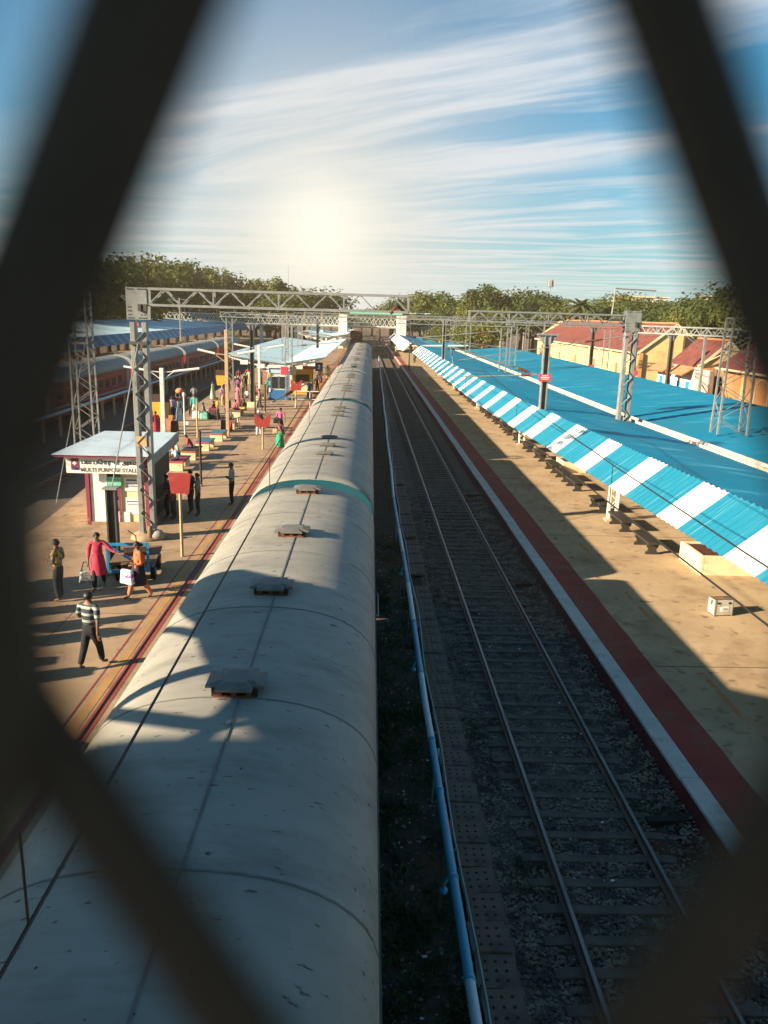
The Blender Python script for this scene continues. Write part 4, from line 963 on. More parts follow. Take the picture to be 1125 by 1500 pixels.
# guy post and guy wires
t = thing('guy_post', 'short dark capped H post in front of the stall, holding a guy wire', 'post', (-7.24, 22.65, .84))
MB().box((-.12, 0, 1.28), (.05, .24, 2.56)).box((.12, 0, 1.28), (.05, .24, 2.56)).box((0, 0, 1.28), (.2, .04, 2.56)).build('column', 'steel_dark', t)
MB().box((0, 0, 2.58), (.42, .36, .05)).build('cap_plate', 'steel_grey', t); MB().box((.0, 0, .06), (.7, .55, .14)).build('footing', 'concrete_left', t, bevel=.03)
def wire(label, pts, r=.014, m='wire', name='overhead_wire', group=None):
    o = MB().tube(pts, r, 6).build(name, m); return tag(o, label, 'wire', group)
wire('guy wire slanting from the big gantry down to the short post before the stall', [(-7.28, 26.3, 7.4), (-7.22, 22.7, 3.46)], .02, 'steel_grey', 'guy_wire')
wire('guy wire slanting down left of the stall roof from the lattice mast', [(-12.9, 38, 7.0), (-11.9, 30.5, 1.0)], .02, 'steel_grey', 'guy_wire')
def sag(x0, x1, y0, y1, z0, z1, dip, n=10): return [(x0 + (x1 - x0) * i / n, y0 + (y1 - y0) * i / n, z0 + (z1 - z0) * i / n - dip * 4 * (i / n) * (1 - i / n)) for i in range(n + 1)]
def catenary(xf, lab, lab2, zs=(5.62, 6.6), spans=((-20, 26.5), (26.5, 71), (71, 106), (106, 140), (140, 190)), drops=True):
    mp = []; cp = []
    for a, b_ in spans:
        mp += sag(xf(a), xf(b_), a, b_, zs[1] + .15, zs[1] + .15, .6); cp += [(xf(a), a, zs[0]), (xf((a + b_) / 2), (a + b_) / 2, zs[0]), (xf(b_), b_, zs[0])]
    t = thing('overhead_wire', lab, 'overhead wire', (0, 0, 0))
    MB().tube(mp, .010, 6).build('messenger_wire', 'wire', t); MB().tube(cp, .012, 6).build('contact_wire', 'wire', t)
    for a, b_ in spans[:3]:
        for k in (.12, .3, .5, .7, .88):
            y = a + (b_ - a) * k; zt = zs[1] + .15 - .6 * 4 * k * (1 - k); MB().bar((xf(y), y, zs[0]), (xf(y), y, zt), .010).build('dropper', 'wire', t)
catenary(lambda y: tx(y) + .0, 'pair of dark overhead wires with droppers hanging over the silver train', '')
catenary(lambda y: 4.05, 'pair of dark overhead wires over the empty track, crossing the striped awning in view', '')
catenary(lambda y: -16.6, 'pair of overhead wires over the empty left track', '')
catenary(lambda y: tx2(y), 'pair of overhead wires over the red train', '')
def arm(loc, ends, lb):
    t = thing('registration_arm', lb, 'cantilever arm', loc)
    for k, (p, q, r) in enumerate(ends):
        MB().tube([p, q], r, 8).build('tube', 'steel_grey', t)
        mid = Vector(p) * .82 + Vector(q) * .18; mid2 = Vector(p) * .72 + Vector(q) * .28
        MB().tube([mid, mid2], r * 2.2, 8).build('insulator', 'rust', t)
arm((8.7, 38.7, 6.6), [((0, 0, -.8), (-4.6, -.1, .5), .035), ((0, 0, -.7), (-4.0, -.1, -.9), .03), ((-4.6, -.1, .5), (-4.3, -.1, -.95), .02)], 'cantilever arm slanting left from the dark mast by the awning over the empty track')
arm((-7.1, 62.0, 2.4), [((0, 0, -.75), (4.4, 13, 1.1), .06)], 'pale slanting guy tube beside the blue kiosk, rising towards the train')
arm((-5.4, 71, 6.6), [((-.9, 0, .3), (4.2, 0, -.2), .035), ((-.9, 0, -1.0), (3.6, 0, -.5), .03)], 'cantilever arm over the silver train in the middle distance')
arm((12.0, 71, 7.2), [((0, 0, .2), (-7.5, 0, -.6), .04), ((0, 0, -1.2), (-7.5, 0, -.5), .035)], 'cantilever arm over the empty track in the middle distance')
arm((-12.9, 38, 7.3), [((0, 0, 0), (-3.6, 0, .3), .04), ((0, 0, -1.4), (-3.4, 0, -.1), .035)], 'cantilever arm from the left lattice mast over the left track')
arm((16, 34, 7.9), [((-3.2, 4.5, 0), (-11.6, 4.0, -1.4), .02)], 'thin stay from the right gantry down over the empty track')
# ------------------------------------------------------------------ benches and platform things
def dark_bench(loc):
    t = thing('bench', 'dark concrete bench with scroll cut legs in the row under the striped awning', 'bench', loc, 0, 'dark benches along the right platform')
    MB().box((0, 0, .46), (.52, 1.75, .08)).build('seat', 'bench_dark', t, bevel=.012)
    for y in (-.62, .62):
        prof = [(-.24, 0), (.24, 0), (.24, .07), (.16, .12), (.14, .2), (.2, .27), (.22, .35), (.18, .42), (-.18, .42), (-.22, .35), (-.2, .27), (-.14, .2), (-.16, .12), (-.24, .07)]
        MB().extrude(prof, y - .05, y + .05).build('leg', 'bench_dark', t)
    return t
ys = [26.3, 29.15, 32.0, 36.2, 38.3, 40.5, 43.8, 46.9, 50.2, 53.5, 56.0, 59.2, 62.6, 66.2, 71.0, 74.2, 77.6, 81.0, 85.0, 92.0, 95.5, 99]
db = dark_bench((10.62, ys[0] * KR, PLR))
for y in ys[1:]: dup(db, (10.62 + random.uniform(-.06, .06), y * KR, PLR), random.uniform(-.03, .03))
def planter(lb, loc, sx, sy, h):
    t = thing('planter', lb, 'planter', loc); b = MB()
    b.box((-sx / 2 + .06, 0, h / 2), (.12, sy, h)).box((sx / 2 - .06, 0, h / 2), (.12, sy, h)).box((0, -sy / 2 + .06, h / 2), (sx - .24, .12, h)).box((0, sy / 2 - .06, h / 2), (sx - .24, .12, h))
    b.build('wall', 'cream', t, bevel=.015); MB().box((0, 0, h * .46), (sx - .26, sy - .26, h * .9)).build('filling', 'planter_top', t)
planter('white walled planter box with dark red top under the nearest part of the awning', (12.3, 26.05, PLR), 1.8, 1.85, .68)
planter('white walled planter box in the bench row beside the third awning column', (11.75, 43.8, PLR), 1.3, 1.7, .6)
planter('small white planter box among the benches far along the right platform', (11.6, 74.5, PLR), 1.3, 1.4, .6)
t = thing('metal_case', 'silver metal case with a label standing alone in sun on the right platform', 'case', (10.51, 21.56, PLR), .12)
MB().box((0, 0, .255), (.56, .36, .46)).build('shell', 'case_metal', t, bevel=.018)
for x in (-.27, .27):
    for y in (-.17, .17): MB().box((x, y, .255), (.045, .045, .475)).build('corner_guard', 'steel_grey', t, bevel=.008)
MB().box((0, 0, .492), (.58, .10, .012)).build('strap', 'wood', t); MB().box((0, .12, .49), (.56, .05, .012)).box((0, -.12, .49), (.56, .05, .012)).build('rim', 'rust', t)
for x in (-.17, .17): MB().box((x, -.186, .40), (.08, .02, .05)).build('latch', 'ink_dark', t)
MB().box((-.286, 0, .38), (.012, .05, .14)).build('strap_end', 'ink_dark', t)
MB().box((.03, -.184, .22), (.24, .012, .14)).build('label', 'paint_white', t); MB().box((.03, -.192, .235), (.16, .006, .02)).box((.05, -.192, .20), (.14, .006, .02)).build('label_print', 'ink_grey', t)
for x in (-.22, .22): MB().box((x, 0, .012), (.06, .3, .03)).build('foot', 'rubber', t)
def bench_l(lb, loc, seat='bench_blue', front='plate_red', rz=0):
    t = thing('bench', lb, 'bench', loc, rz)
    o = MB().box((0, 0, .46), (.82, 1.75, .07)).build('seat', seat, t, bevel=.012); MB().box((0, -.885, .455), (.80, .025, .06)).build('edge_strip', front, o)
    for y in (-.72, .62): MB().box((.0, y, .21), (.74, .28, .42)).build('support', 'cream', t, bevel=.012)
bench_l('bench with red seat behind the stall, where the man in pale blue sits', (-9.05, 39.0, PLAT), 'maroon')
bench_l('bench where the man in dark red leans forward, with a dark seat', (-9.05, 42.0, PLAT), 'bench_dark')
bench_l('empty bench with blue seat and red front edge, the nearer of two', (-8.9, 44.9, PLAT))
bench_l('empty bench with blue seat and red front edge, the farther of two', (-8.75, 48.3, PLAT))
bench_l('brown seated bench beside the tan post', (-8.85, 53.5, PLAT), 'wood'); bench_l('bench under the seated group, near the yellow based mast', (-9.4, 59.6, PLAT), 'wood', 'wood')
bench_l('bench by the woman in red blouse left of the blue kiosk', (-9.3, 71.6, PLAT), 'wood', 'wood')
# steel table frame
t = thing('steel_frame_table', 'low brown topped table on a bent pale tube frame near the backpack man', 'table', (-7.5, 53.2, PLAT)); MB().box((0, 0, .72), (1.7, .7, .06)).build('top', 'wood', t)
for x in (-.8, .8): MB().tube([(x, -.35, .7), (x, -.35, .03), (x, .35, .03), (x, .35, .7)], .04, 8).build('tube_leg', 'post_white', t)
# luggage
def bag(lb, loc, d, m, rz=0, name='travel_bag'):
    t = thing(name, lb, 'bag', loc, rz); MB().box((0, 0, d[2] / 2), d, 0, .86).build('bag_body', m, t, bevel=min(d) * .16)
    MB().tube([(-d[0] * .25, 0, d[2] * .95), (-d[0] * .2, 0, d[2] * 1.18), (d[0] * .2, 0, d[2] * 1.18), (d[0] * .25, 0, d[2] * .95)], .018, 6).build('handle', 'rubber', t)
bag('black suitcase standing beside the yellow board', (-11.84, 50.2, PLAT), (.5, .3, .8), 'bench_dark'); bag('striped orange and grey bundle stacked behind the black suitcase', (-12.4, 51.4, PLAT), (.6, .4, 1.0), 'tile_orange', name='bundle')
bag('dark suitcase standing by the foot of the tan post', (-8.95, 51.6, PLAT), (.5, .35, .75), 'bench_dark'); bag('red bag standing behind the tan post', (-8.8, 52.1, PLAT), (.55, .3, .6), 'plate_red')
bag('white wrapped parcel at the left of the baggage heap', (-12.0, 57.7, PLAT), (.6, .6, .55), 'paint_white', name='parcel'); bag('green bag in the middle of the baggage heap', (-11.4, 57.5, PLAT), (.6, .5, .45), 'green_goods'); bag('black holdall in the baggage heap', (-10.8, 57.8, PLAT), (.9, .5, .5), 'bench_dark'); bag('red cloth bundle on top end of the baggage heap', (-10.9, 58.5, PLAT), (.8, .5, .7), 'maroon', name='bundle')
bag('black shoulder bag carried by the man in magenta', (-5.46, 50.55, 1.62), (.5, .28, .32), 'bench_dark', .2, 'shoulder_bag'); bag('black backpack worn by the man in white cap', (-6.49, 49.50, 1.78), (.36, .22, .5), 'bench_dark', 0, 'backpack'); bag('tan cloth bundle on the arm of the woman in green', (-5.05, 46.0, 1.62), (.32, .3, .3), 'post_yellow', 0, 'bundle')
t = thing('handbag', 'grey and blue striped handbag hanging from the hand of the woman in rose pink', 'bag', (-7.60, 21.22, 1.02)); b = MB().box((0, 0, .19), (.40, .24, .36), .3, .78); b.build('bag_body', 'bag_weave', t, bevel=.05); MB().tube([(-.12, 0, .36), (-.05, 0, .60), (.06, 0, .60), (.12, 0, .36)], .014, 6).build('handle', 'rubber', t)
t = thing('shopping_bag', 'white and pink shopping bag held against the chest of the woman in orange', 'bag', (-6.20, 20.34, 1.52), -.5); MB().box((0, 0, .0), (.44, .16, .40), 0, .8).build('bag_body', 'bag_pink', t, bevel=.04)
t = thing('head_bundle', 'orange bundle balanced on the head of the man in brown', 'bundle', (-13.34, 58.6, 2.50)); MB().ring((0, 0, 0), [(.1, 0), (.32, .08), (.34, .24), (.2, .38), (.05, .42)], 10).build('bundle_cloth', 'tile_orange', t, True)

# trolley
t = thing('platform_trolley', 'blue framed wooden platform trolley on black tyres between the two women', 'trolley', (-6.62, 22.2, PLAT), .12)
MB().box((.1, .35, .60), (1.25, 1.7, .07)).build('deck', 'wood', t)
b = MB().bar((-.55, -.55, .36), (-.55, -.55, 1.22), .07).bar((.55, -.55, .36), (.55, -.55, 1.22), .07).bar((-.55, -.55, 1.19), (.55, -.55, 1.19), .07).bar((-.55, -.55, .40), (.55, -.55, .40), .07).bar((-.52, -.55, 1.16), (.52, -.55, .43), .06)
b.build('end_frame', 'cart_blue', t)
MB().bar((-.5, -.5, .52), (-.5, 1.2, .52), .07).bar((.66, -.5, .52), (.66, 1.2, .52), .07).build('side_rail', 'cart_blue', t)
for x, y in ((-.35, -.15), (.62, -.1), (-.35, .95), (.62, .95)):
    w = MB().tube([(x - .06, y, .24), (x + .06, y, .24)], .24, 16).build('wheel', 'rubber', t); MB().tube([(x - .07, y, .24), (x + .07, y, .24)], .11, 12).build('hub', 'steel_grey', w)
MB().tube([(.25, -.5, 1.2), (.25, -.6, 1.45), (.05, -.65, 1.62)], .018, 6).build('brake_lever', 'steel_dark', t); MB().box((.1, .35, .70), (.7, .5, .12), .2).build('folded_sheet', 'sign_brown', t)

# boards on posts
def trap_board(lb, loc, ph, bw, bh, col, post, notch=False, top=None, rz=0):
    t = thing('trapezoid_board', lb, 'sign board', loc, rz)
    MB().tube([(0, 0, 0), (0, 0, ph)], .05, 8).build('post', post, t)
    z0 = ph; w0, w1 = bw * .40, bw * .5
    if notch: poly = [(-w0, z0), (w0, z0), (w1, z0 + bh), (0, z0 + bh * .5), (-w1, z0 + bh)]
    else: poly = [(-w0, z0), (w0, z0), (w1, z0 + bh), (-w1, z0 + bh)]
    MB().extrude(poly[::-1], -.035, .035).build('board', col, t)
    if top: MB().box((0, 0, z0 + bh + .24), (bw * 1.0, .06, .48)).build('top_board', top, t)
    return t
trap_board('red trapezoid board back on a tan post, nearest the camera beside the stall queue', (-5.66, 24.4, PLAT), 2.06, .70, .64, 'sign_board_red', 'post_yellow')
trap_board('dark red board with a V notch on a tan post before the blue kiosk', (-5.68, 45.1, PLAT), 1.28, .95, .8, 'sign_board_red', 'post_yellow', True)
trap_board('brown red board with a V notch further along, in front of the yellow stall', (-5.45, 65, PLAT), 1.5, .95, .9, 'sign_board_red', 'post_yellow', True)
trap_board('yellow trapezoid board with brown top, behind the pale lamp post', (-12.6, 49.9, PLAT), 1.0, 1.12, 1.0, 'sign_yellow', 'post_yellow', False, 'sign_brown')
trap_board('small yellow trapezoid board with brown top, far left beside the tan post', (-12.3, 70, PLAT), 1.3, 1.05, .85, 'sign_yellow', 'post_yellow', False, 'sign_brown')
# lamp posts
def lamp_post(lb, loc, h, m='post_white', w=.24, arm_l=2.3, arm_z=None):
    t = thing('lamp_post', lb, 'lamp post', loc); MB().box((0, 0, h / 2), (w, w, h)).build('post', m, t, bevel=.015); z = arm_z or h - .25
    for s in (-1, 1):
        MB().bar((0, 0, z), (s * .75, 0, z + .05), .05).bar((0, 0, z - .5), (s * .7, 0, z + .02), .04).build('bracket', m, t)
        MB().tube([(s * .7, 0, z + .06), (s * arm_l, 0, z + .28)], .07, 8).build('tube_light', 'lamp_white', t)
lamp_post('pale square lamp post with two tube lights, just behind the stall roof', (-12.42, 49.8, PLAT), 4.1)
lamp_post('tall tan lamp post with two tube lights beside the bench row', (-8.45, 49.85, PLAT), 6.5, 'post_yellow', .2, 1.75, 5.0)
lamp_post('white lamp post with tube lights left of the blue kiosk', (-8.5, 65.6, PLAT), 5.0, 'post_white', .18, 2.0)
for lb, loc, h, m, cap in (('white pole with a round white cap and a small white tag', (-11.15, 49.95, PLAT), 2.5, 'post_white', True), ('thin tan pole near the man in teal', (-10.15, 48.9, PLAT), 2.35, 'post_yellow', False), ('thin dark brown pole standing alone on the platform', (-7.15, 34.9, PLAT), 2.5, 'sign_brown', False), ('thin dark pole left of the blue kiosk', (-7.9, 58.5, PLAT), 2.4, 'sign_brown', False), ('thin dark pole just before the blue kiosk', (-7.6, 62.0, PLAT), 2.2, 'sign_brown', False)):
    t = thing('pole', lb, 'pole', loc); MB().tube([(0, 0, 0), (0, 0, h)], .055, 8).build('shaft', m, t)
    if cap: MB().ring((0, 0, h), [(.03, -.15), (.1, -.1), (.11, .05), (.05, .14)], 10).build('cap', 'lamp_white', t, True); MB().box((.14, 0, .72), (.18, .06, .2)).build('tag_plate', 'paint_white', t)
    else: MB().ring((0, 0, 0), [(.1, 0), (.09, .06), (.06, .1)], 8).build('footing', 'concrete_left', t)
# ------------------------------------------------------------------ the stall
t = thing('platform_stall', 'small cream stall with a sign reading MULTI PURPOSE STALL beside the big gantry', 'stall', (0, 0, 0))
x0, x1, y0, y1 = -9.83, -7.62, 28.1, 31.2
MB().box((x0 + .07, (y0 + y1) / 2, 2.15), (.14, y1 - y0, 2.6)).box(((x0 + x1) / 2, y1 - .07, 2.15), (x1 - x0 - .28, .14, 2.6)).build('wall', 'cream', t)
MB().box((x1 - .07, (y0 + y1) / 2, 2.85), (.14, y1 - y0, 1.2)).box((x1 - .07, (y0 + y1) / 2, 1.28), (.14, y1 - y0, .88)).build('counter_side', 'sign_brown', t)
MB().box((x1 + .05, (y0 + y1) / 2, 1.74), (.5, y1 - y0 - .3, .06)).build('counter', 'wood', t)
MB().box(((x0 + x1) / 2, (y0 + y1) / 2, .9), (x1 - x0 + .2, y1 - y0 + .2, .12)).build('plinth', 'concrete_left', t)
MB().box(((x0 + x1) / 2, y0 + .35, 1.2), (x1 - x0 - .3, .05, .5)).box(((x0 + x1) / 2, y0 + .5, 2.1), (x1 - x0 - .3, .05, 2.2)).build('inner_wall', 'sign_brown', t)
f = MB().box((x0 + .42, y0, 2.05), (.84 - .28, .10, 2.2)).box(((x0 + x1) / 2, y0, 3.12), (x1 - x0 - .28, .10, .3)).box((x0 + 1.06, y0 + .01, 1.12), (.86, .10, .42)); f.build('front_panel', 'paint_white', t)
for x, m in ((x0 + .05, 'maroon'), (x1 - .05, 'maroon')): MB().box((x, y0 - .04, 2.14), (.13, .13, 2.62)).build('corner_post', m, t)
MB().box((x0 + 1.62, y0 + .04, 2.0), (.86, .06, 2.1)).build('door', 'cream', t)
MB().box((x0 + 1.6, y0 - .002, 2.35), (.56, .02, .50)).box((x0 + 1.6, y0 - .002, 1.55), (.56, .02, .62)).build('notice', 'wall_white', t)
MB().box((x0 + 1.6, y0 - .016, 2.5), (.36, .006, .05)).box((x0 + 1.6, y0 - .016, 2.36), (.4, .006, .02)).box((x0 + 1.6, y0 - .016, 2.28), (.38, .006, .02)).box((x0 + 1.6, y0 - .016, 1.72), (.4, .006, .03)).box((x0 + 1.6, y0 - .016, 1.6), (.36, .006, .02)).build('notice_print', 'ink_blue', t)
for z in (1.45, 1.9, 2.35): MB().box((x0 + 1.03, y0 + .2, z), (.66, .26, .03)).build('shelf', 'paint_white', t)
rr = random.Random(4)
for z, m in ((2.37, 'green_goods'), (1.92, 'mixed_goods'), (1.47, 'paint_white')):
    b = MB()
    for k in range(7):
        h = rr.uniform(.14, .32); b.box((x0 + .76 + k * .09, y0 + .16 + rr.uniform(-.04, .04), z + h / 2), (.07, .08, h))
    b.build('goods', m, t)
MB().box((x0 + 1.02, y0 - .08, 2.46), (.5, .06, .34)).build('hanging_packets', 'green_goods', t, bevel=.02)
MB().box((x0 + .72, y0 - .07, 2.0), (.06, .06, 2.0)).build('door_frame', 'paint_white', t); MB().box((x0 + 1.16, y0 - .05, 2.0), (.07, .06, 2.1)).build('door_frame', 'maroon', t)
b = MB(); n = 70; vs = []; fs = []
for i in range(n + 1):
    u = i / n; o = .005 if i % 2 else -.005
    vs.append((-10.72 + 3.40 * u, 27.35, 3.50 + o)); vs.append((-10.35 + 2.92 * u, 32.0, 3.66 + o))
for i in range(n): fs.append((2 * i, 2 * i + 2, 2 * i + 3, 2 * i + 1))
solid(b.add(vs, fs).build('roof', 'stall_roof', t), .012)
MB().bar((-10.65, 27.42, 3.44), (-7.36, 27.42, 3.44), .05, .06).build('eave_beam', 'maroon', t)
MB().add([(-7.42, 27.45, 3.02), (-7.42, 32.1, 3.30), (-7.42, 32.1, 3.70), (-7.42, 27.45, 3.42), (-7.46, 27.45, 3.02), (-7.46, 32.1, 3.30), (-7.46, 32.1, 3.70), (-7.46, 27.45, 3.42)], [(0, 1, 2, 3), (7, 6, 5, 4), (0, 4, 5, 1), (3, 2, 6, 7), (1, 5, 6, 2), (0, 3, 7, 4)]).build('side_fascia', 'steel_grey', t)
sg = MB().box((-9.0, 27.62, 3.11), (2.66, .06, .58)).build('sign', 'paint_white', t)
MB().box((-10.02, 27.58, 3.14), (.26, .02, .40)).build('sign_emblem', 'maroon', sg); MB().ring((-10.02, 27.565, 3.17), [(.001, -.07), (.08, 0), (.001, .07)], 12, 1, .1).build('emblem_disc', 'paint_white', sg); MB().add([(-10.15, 27.56, 3.02), (-9.89, 27.56, 3.02), (-10.02, 27.56, 2.93)], [(0, 2, 1)]).build('emblem_shield', 'ink_blue', sg)
text_obj('sign_lettering', 'MULTI PURPOSE STALL', .192, 'ink_grey', (-9.83, 27.585, 2.885), (PI / 2, 0, 0), sg)
text_obj('sign_lettering', 'பல பொருள் அங்காடி', .20, 'ink_dark', (-9.80, 27.585, 3.15), (PI / 2, 0, 0), sg)
# small white shelf prop by the stall
t = thing('pump_post', 'short concrete post with a tap between the stall roof and the left track', 'post', (-11.35, 41.5, PLAT)); MB().box((0, 0, .5), (.3, .3, 1.0)).build('post', 'stone_pale', t, bevel=.02); MB().ring((0, 0, 1.0), [(.05, 0), (.12, .05), (.12, .16), (.04, .22)], 8).build('cap', 'rust', t, True)
# ------------------------------------------------------------------ further kiosks
t = thing('kiosk', 'blue and white kiosk with glass front and pale roof on the left platform', 'kiosk', (-7.55, 71.6, PLAT), .08)
MB().box((0, .6, 1.4), (1.7, 1.5, 2.8)).build('body', 'kiosk_pale', t); MB().box((0, -.17, .45), (1.74, .06, .9)).build('lower_panel', 'kiosk_blue', t); MB().box((0, .6, 2.9), (2.0, 1.9, .14)).build('roof', 'paint_white', t)
for x in (-.8, .8): MB().box((x, -.18, 1.5), (.14, .08, 2.7)).build('frame_post', 'kiosk_blue', t)
for x in (-.33, .33): w = MB().box((x, -.18, 1.55), (.5, .05, 1.0)).build('window', 'glass_dark', t); MB().box((x, -.20, 2.1), (.56, .06, .06)).build('window_frame', 'paint_white', w)
MB().box((0, -.2, 2.55), (1.4, .05, .35)).build('sign_panel', 'pipe_pale', t)
for z, m in ((2.2, 'sign_yellow'), (1.5, 'green_goods'), (.9, 'paint_white')): MB().box((-.8, -.23, z), (.16, .04, .35)).build('poster', m, t)
t = thing('kiosk', 'yellow kiosk with red roof behind the blue kiosk', 'kiosk', (-5.9, 77.5, PLAT)); MB().box((0, .7, 1.2), (1.9, 1.6, 2.4)).build('body', 'sign_yellow', t); MB().box((0, .7, 2.5), (2.3, 2.0, .2)).build('roof', 'plate_red', t); MB().box((0, -.12, 1.5), (1.3, .06, .7)).build('hatch', 'sign_brown', t); MB().box((0, -.14, .6), (1.5, .05, .8)).build('counter_front', 'cream', t)
for lb, x, m in (('pinkish red board hung on the gantry leg above the kiosks', -6.95, 'plate_red'), ('grey green board beside the pinkish red board', -6.2, 'steel_dark')):
    t = thing('hanging_board', lb, 'board', (x, 70.5, 3.5)); MB().box((0, 0, 0), (.62, .06, .72)).build('panel', m, t, bevel=.03); MB().bar((0, 0, .3), (0, 0, 1.6), .03).build('hanger', 'steel_grey', t)
for lb, x, y in (('platform number board 3 hanging under the pale canopy, beside the train', -4.25, 76.2), ('white number board hanging under the pale canopy, left of the blue kiosk', -9.3, 76.2)):
    t = thing('number_board', lb, 'sign', (x, y, 3.55)); MB().box((0, 0, 0), (.72, .08, .8)).build('panel', 'steel_dark', t); MB().box((0, -.05, 0), (.5, .02, .58)).build('face', 'ink_blue', t); MB().bar((0, 0, .4), (0, 0, .9), .03).build('hanger', 'steel_grey', t)
    text_obj('numeral', '3', .56, 'paint_white', (-.0, -.065, -.2), (PI / 2, 0, 0), t, 'CENTER')
t = thing('barrier_rail', 'pale tube barrier across the platform before the far kiosks', 'barrier', (-4.3, 66, PLAT)); MB().tube([(-1.3, 0, 0), (-1.3, 0, 1.35), (1.1, 0, 1.35), (1.1, 0, 0)], .045, 8).tube([(-1.3, 0, .7), (1.1, 0, .7)], .035, 8).tube([(-.1, 0, .0), (-.1, 0, 1.35)], .035, 8).build('rail', 'post_white', t)
# ------------------------------------------------------------------ buildings on the right
def gable_house(t, x0, x1, y0, y1, ze, zr, wall, zb=-.55, hip=False, over=.5):
    """ridge runs along y; gable wall faces the camera"""
    xm = (x0 + x1) / 2
    b = MB(); b.extrude([(x0, zb), (x1, zb), (x1, ze), (xm, zr - .12), (x0, ze)][::-1], y0, y1); b.build('wall', wall, t, fix=True)
    yo0, yo1 = y0 - .14, y1 + .14; k = (zr - ze) / (xm - x0); xe0, xe1 = x0 - over, x1 + over; zo = ze - over * k
    hy = 5 if hip else 0
    for xa in (xe0, xe1):
        vs = [(xa, yo0, zo), (xa, yo1, zo), (xm, yo1 - hy, zr), (xm, yo0, zr)]
        solid(MB().add(vs, [(0, 1, 2, 3)]).build('roof', 'roof_tile', t), .10)
    if hip: solid(MB().add([(xe0, yo1, zo), (xe1, yo1, zo), (xm, yo1 - hy, zr)], [(0, 1, 2)]).build('roof', 'roof_tile', t), .10)
    b = MB(); b.bar((xe0, yo0 - .03, zo - .08), (xm, yo0 - .03, zr - .08), .08, .22).bar((xm, yo0 - .03, zr - .08), (xe1, yo0 - .03, zo - .08), .08, .22); b.bar((xe0 - .03, yo0, zo - .08), (xe0 - .03, yo1, zo - .08), .10, .16); b.build('eaves_board', 'cream', t)
    rc = MB(); rc.extrude([(xm - .18, zr - .02), (xm, zr + .14), (xm + .18, zr - .02)], yo0, yo1 - hy, segs=1).build('ridge_cap', 'tile_orange', t)
def arch_recess(t, x, y, z, w, h, m='wall_recess', face='x', name='window'):
    pts = [(-w / 2, 0), (w / 2, 0), (w / 2, h - w / 2)] + [(w / 2 * math.cos(a), h - w / 2 + w / 2 * math.sin(a)) for a in [PI * k / 8 for k in range(1, 8)]] + [(-w / 2, h - w / 2)]
    b = MB()
    if face == 'x': vs = [(x, y + p, z + q) for p, q in pts] + [(x - .09, y + p, z + q) for p, q in pts]
    else: vs = [(x + p, y, z + q) for p, q in pts] + [(x + p, y - .09, z + q) for p, q in pts]
    n = len(pts); b.add(vs, [tuple(range(n, 2 * n))] + [(k, (k + 1) % n, n + (k + 1) % n, n + k) for k in range(n)])
    o = b.build(name, m, t, fix=True)
    fr = MB(); q0 = None
    ring = pts[2:] + [pts[0]] if False else pts[1:] + [pts[0]]
    P3 = [((x - .10, y + p * 1.08, z + q) if face == 'x' else (x + p * 1.08, y - .10, z + q)) for p, q in ring]
    for a, c in zip(P3[:-1], P3[1:]): fr.bar(a, c, .12)
    fr.build('surround', 'cream', o); return o
t = thing('station_building', 'long yellow building with red tiled roof and arched windows, the farthest left of the row', 'building', (0, 0, 0))
gable_house(t, 29.1, 35.9, 84.4, 136, 5.75, 8.4, 'wall_yellow', hip=True)
y = 87.5; k = 0
while y < 133:
    arch_recess(t, 29.1, y, .6, 1.1 if k % 2 else .9, 3.4, 'wall_recess' if k % 2 else 'wall_yellow'); MB().box((28.95, y + 2.3, 2.4), (.34, .5, 5.8)).build('buttress', 'cream', t); y += 4.6; k += 1
MB().box((29.0, 84.6, 2.4), (.4, .9, 5.9)).build('corner_pilaster', 'wall_orange', t); MB().box((33.6, 84.15, 5.6), (.5, .5, 3.2)).build('chimney_flue', 'sign_brown', t)
t = thing('station_building', 'yellow gabled building with red roof and a slit window, behind the white annex', 'building', (0, 0, 0))
gable_house(t, 28.85, 33.0, 68.2, 74.6, 5.25, 7.15, 'wall_yellow', over=.45)
MB().box((30.3, 68.12, 3.3), (.55, .14, 1.7)).build('window', 'dark', t); MB().box((29.5, 68.13, 4.2), (1.2, .1, 1.3)).build('patch', 'wall_orange', t)
MB().tube([(28.3, 67.9, 5.0), (30.6, 67.7, 6.2)], .06, 6).build('drain_pipe', 'cream', t)
t = thing('annex', 'small white annex with blue doors and two orange tiled awnings, beyond the canopy', 'building', (0, 0, 0))
MB().box((27.85, 69.4, 2.1), (1.6, 8.4, 5.3)).build('wall', 'wall_white', t)
for y, nm, zz, hh in ((66.5, 'window', 2.6, 1.0), (68.4, 'door', 1.7, 2.6), (70.6, 'door', 1.7, 2.6), (72.6, 'window', 2.6, 1.0)): MB().box((27.03, y, zz + .7), (.06, .7, hh)).build(nm, 'cart_blue', t)
for y in (67.2, 71.6):
    vs = [(27.04, y - 1.8, 5.0), (27.04, y + 1.8, 5.0), (26.0, y + 1.8, 4.35), (26.0, y - 1.8, 4.35)]; solid(MB().add(vs, [(0, 1, 2, 3)]).build('awning', 'tile_orange', t), .10)
t = thing('station_building', 'orange walled building with red roof and blind arches at the right edge', 'building', (0, 0, 0))
gable_house(t, 29.5, 39.5, 38, 65.4, 5.5, 9.0, 'wall_orange', over=.6)
for y in (42, 47.5, 53, 58.5): arch_recess(t, 29.5, y, 1.6, 1.9, 3.0, 'wall_orange'); MB().box((29.35, y + 2.7, 2.3), (.36, .55, 5.7)).build('buttress', 'wall_yellow', t)
arch_recess(t, 33.5, 38, 1.2, 1.6, 3.0, 'wall_orange', 'y')
t = thing('scrap_heap', 'heap of rusty scrap and red frames beside the white annex', 'scrap', (28.4, 64.2, .6))
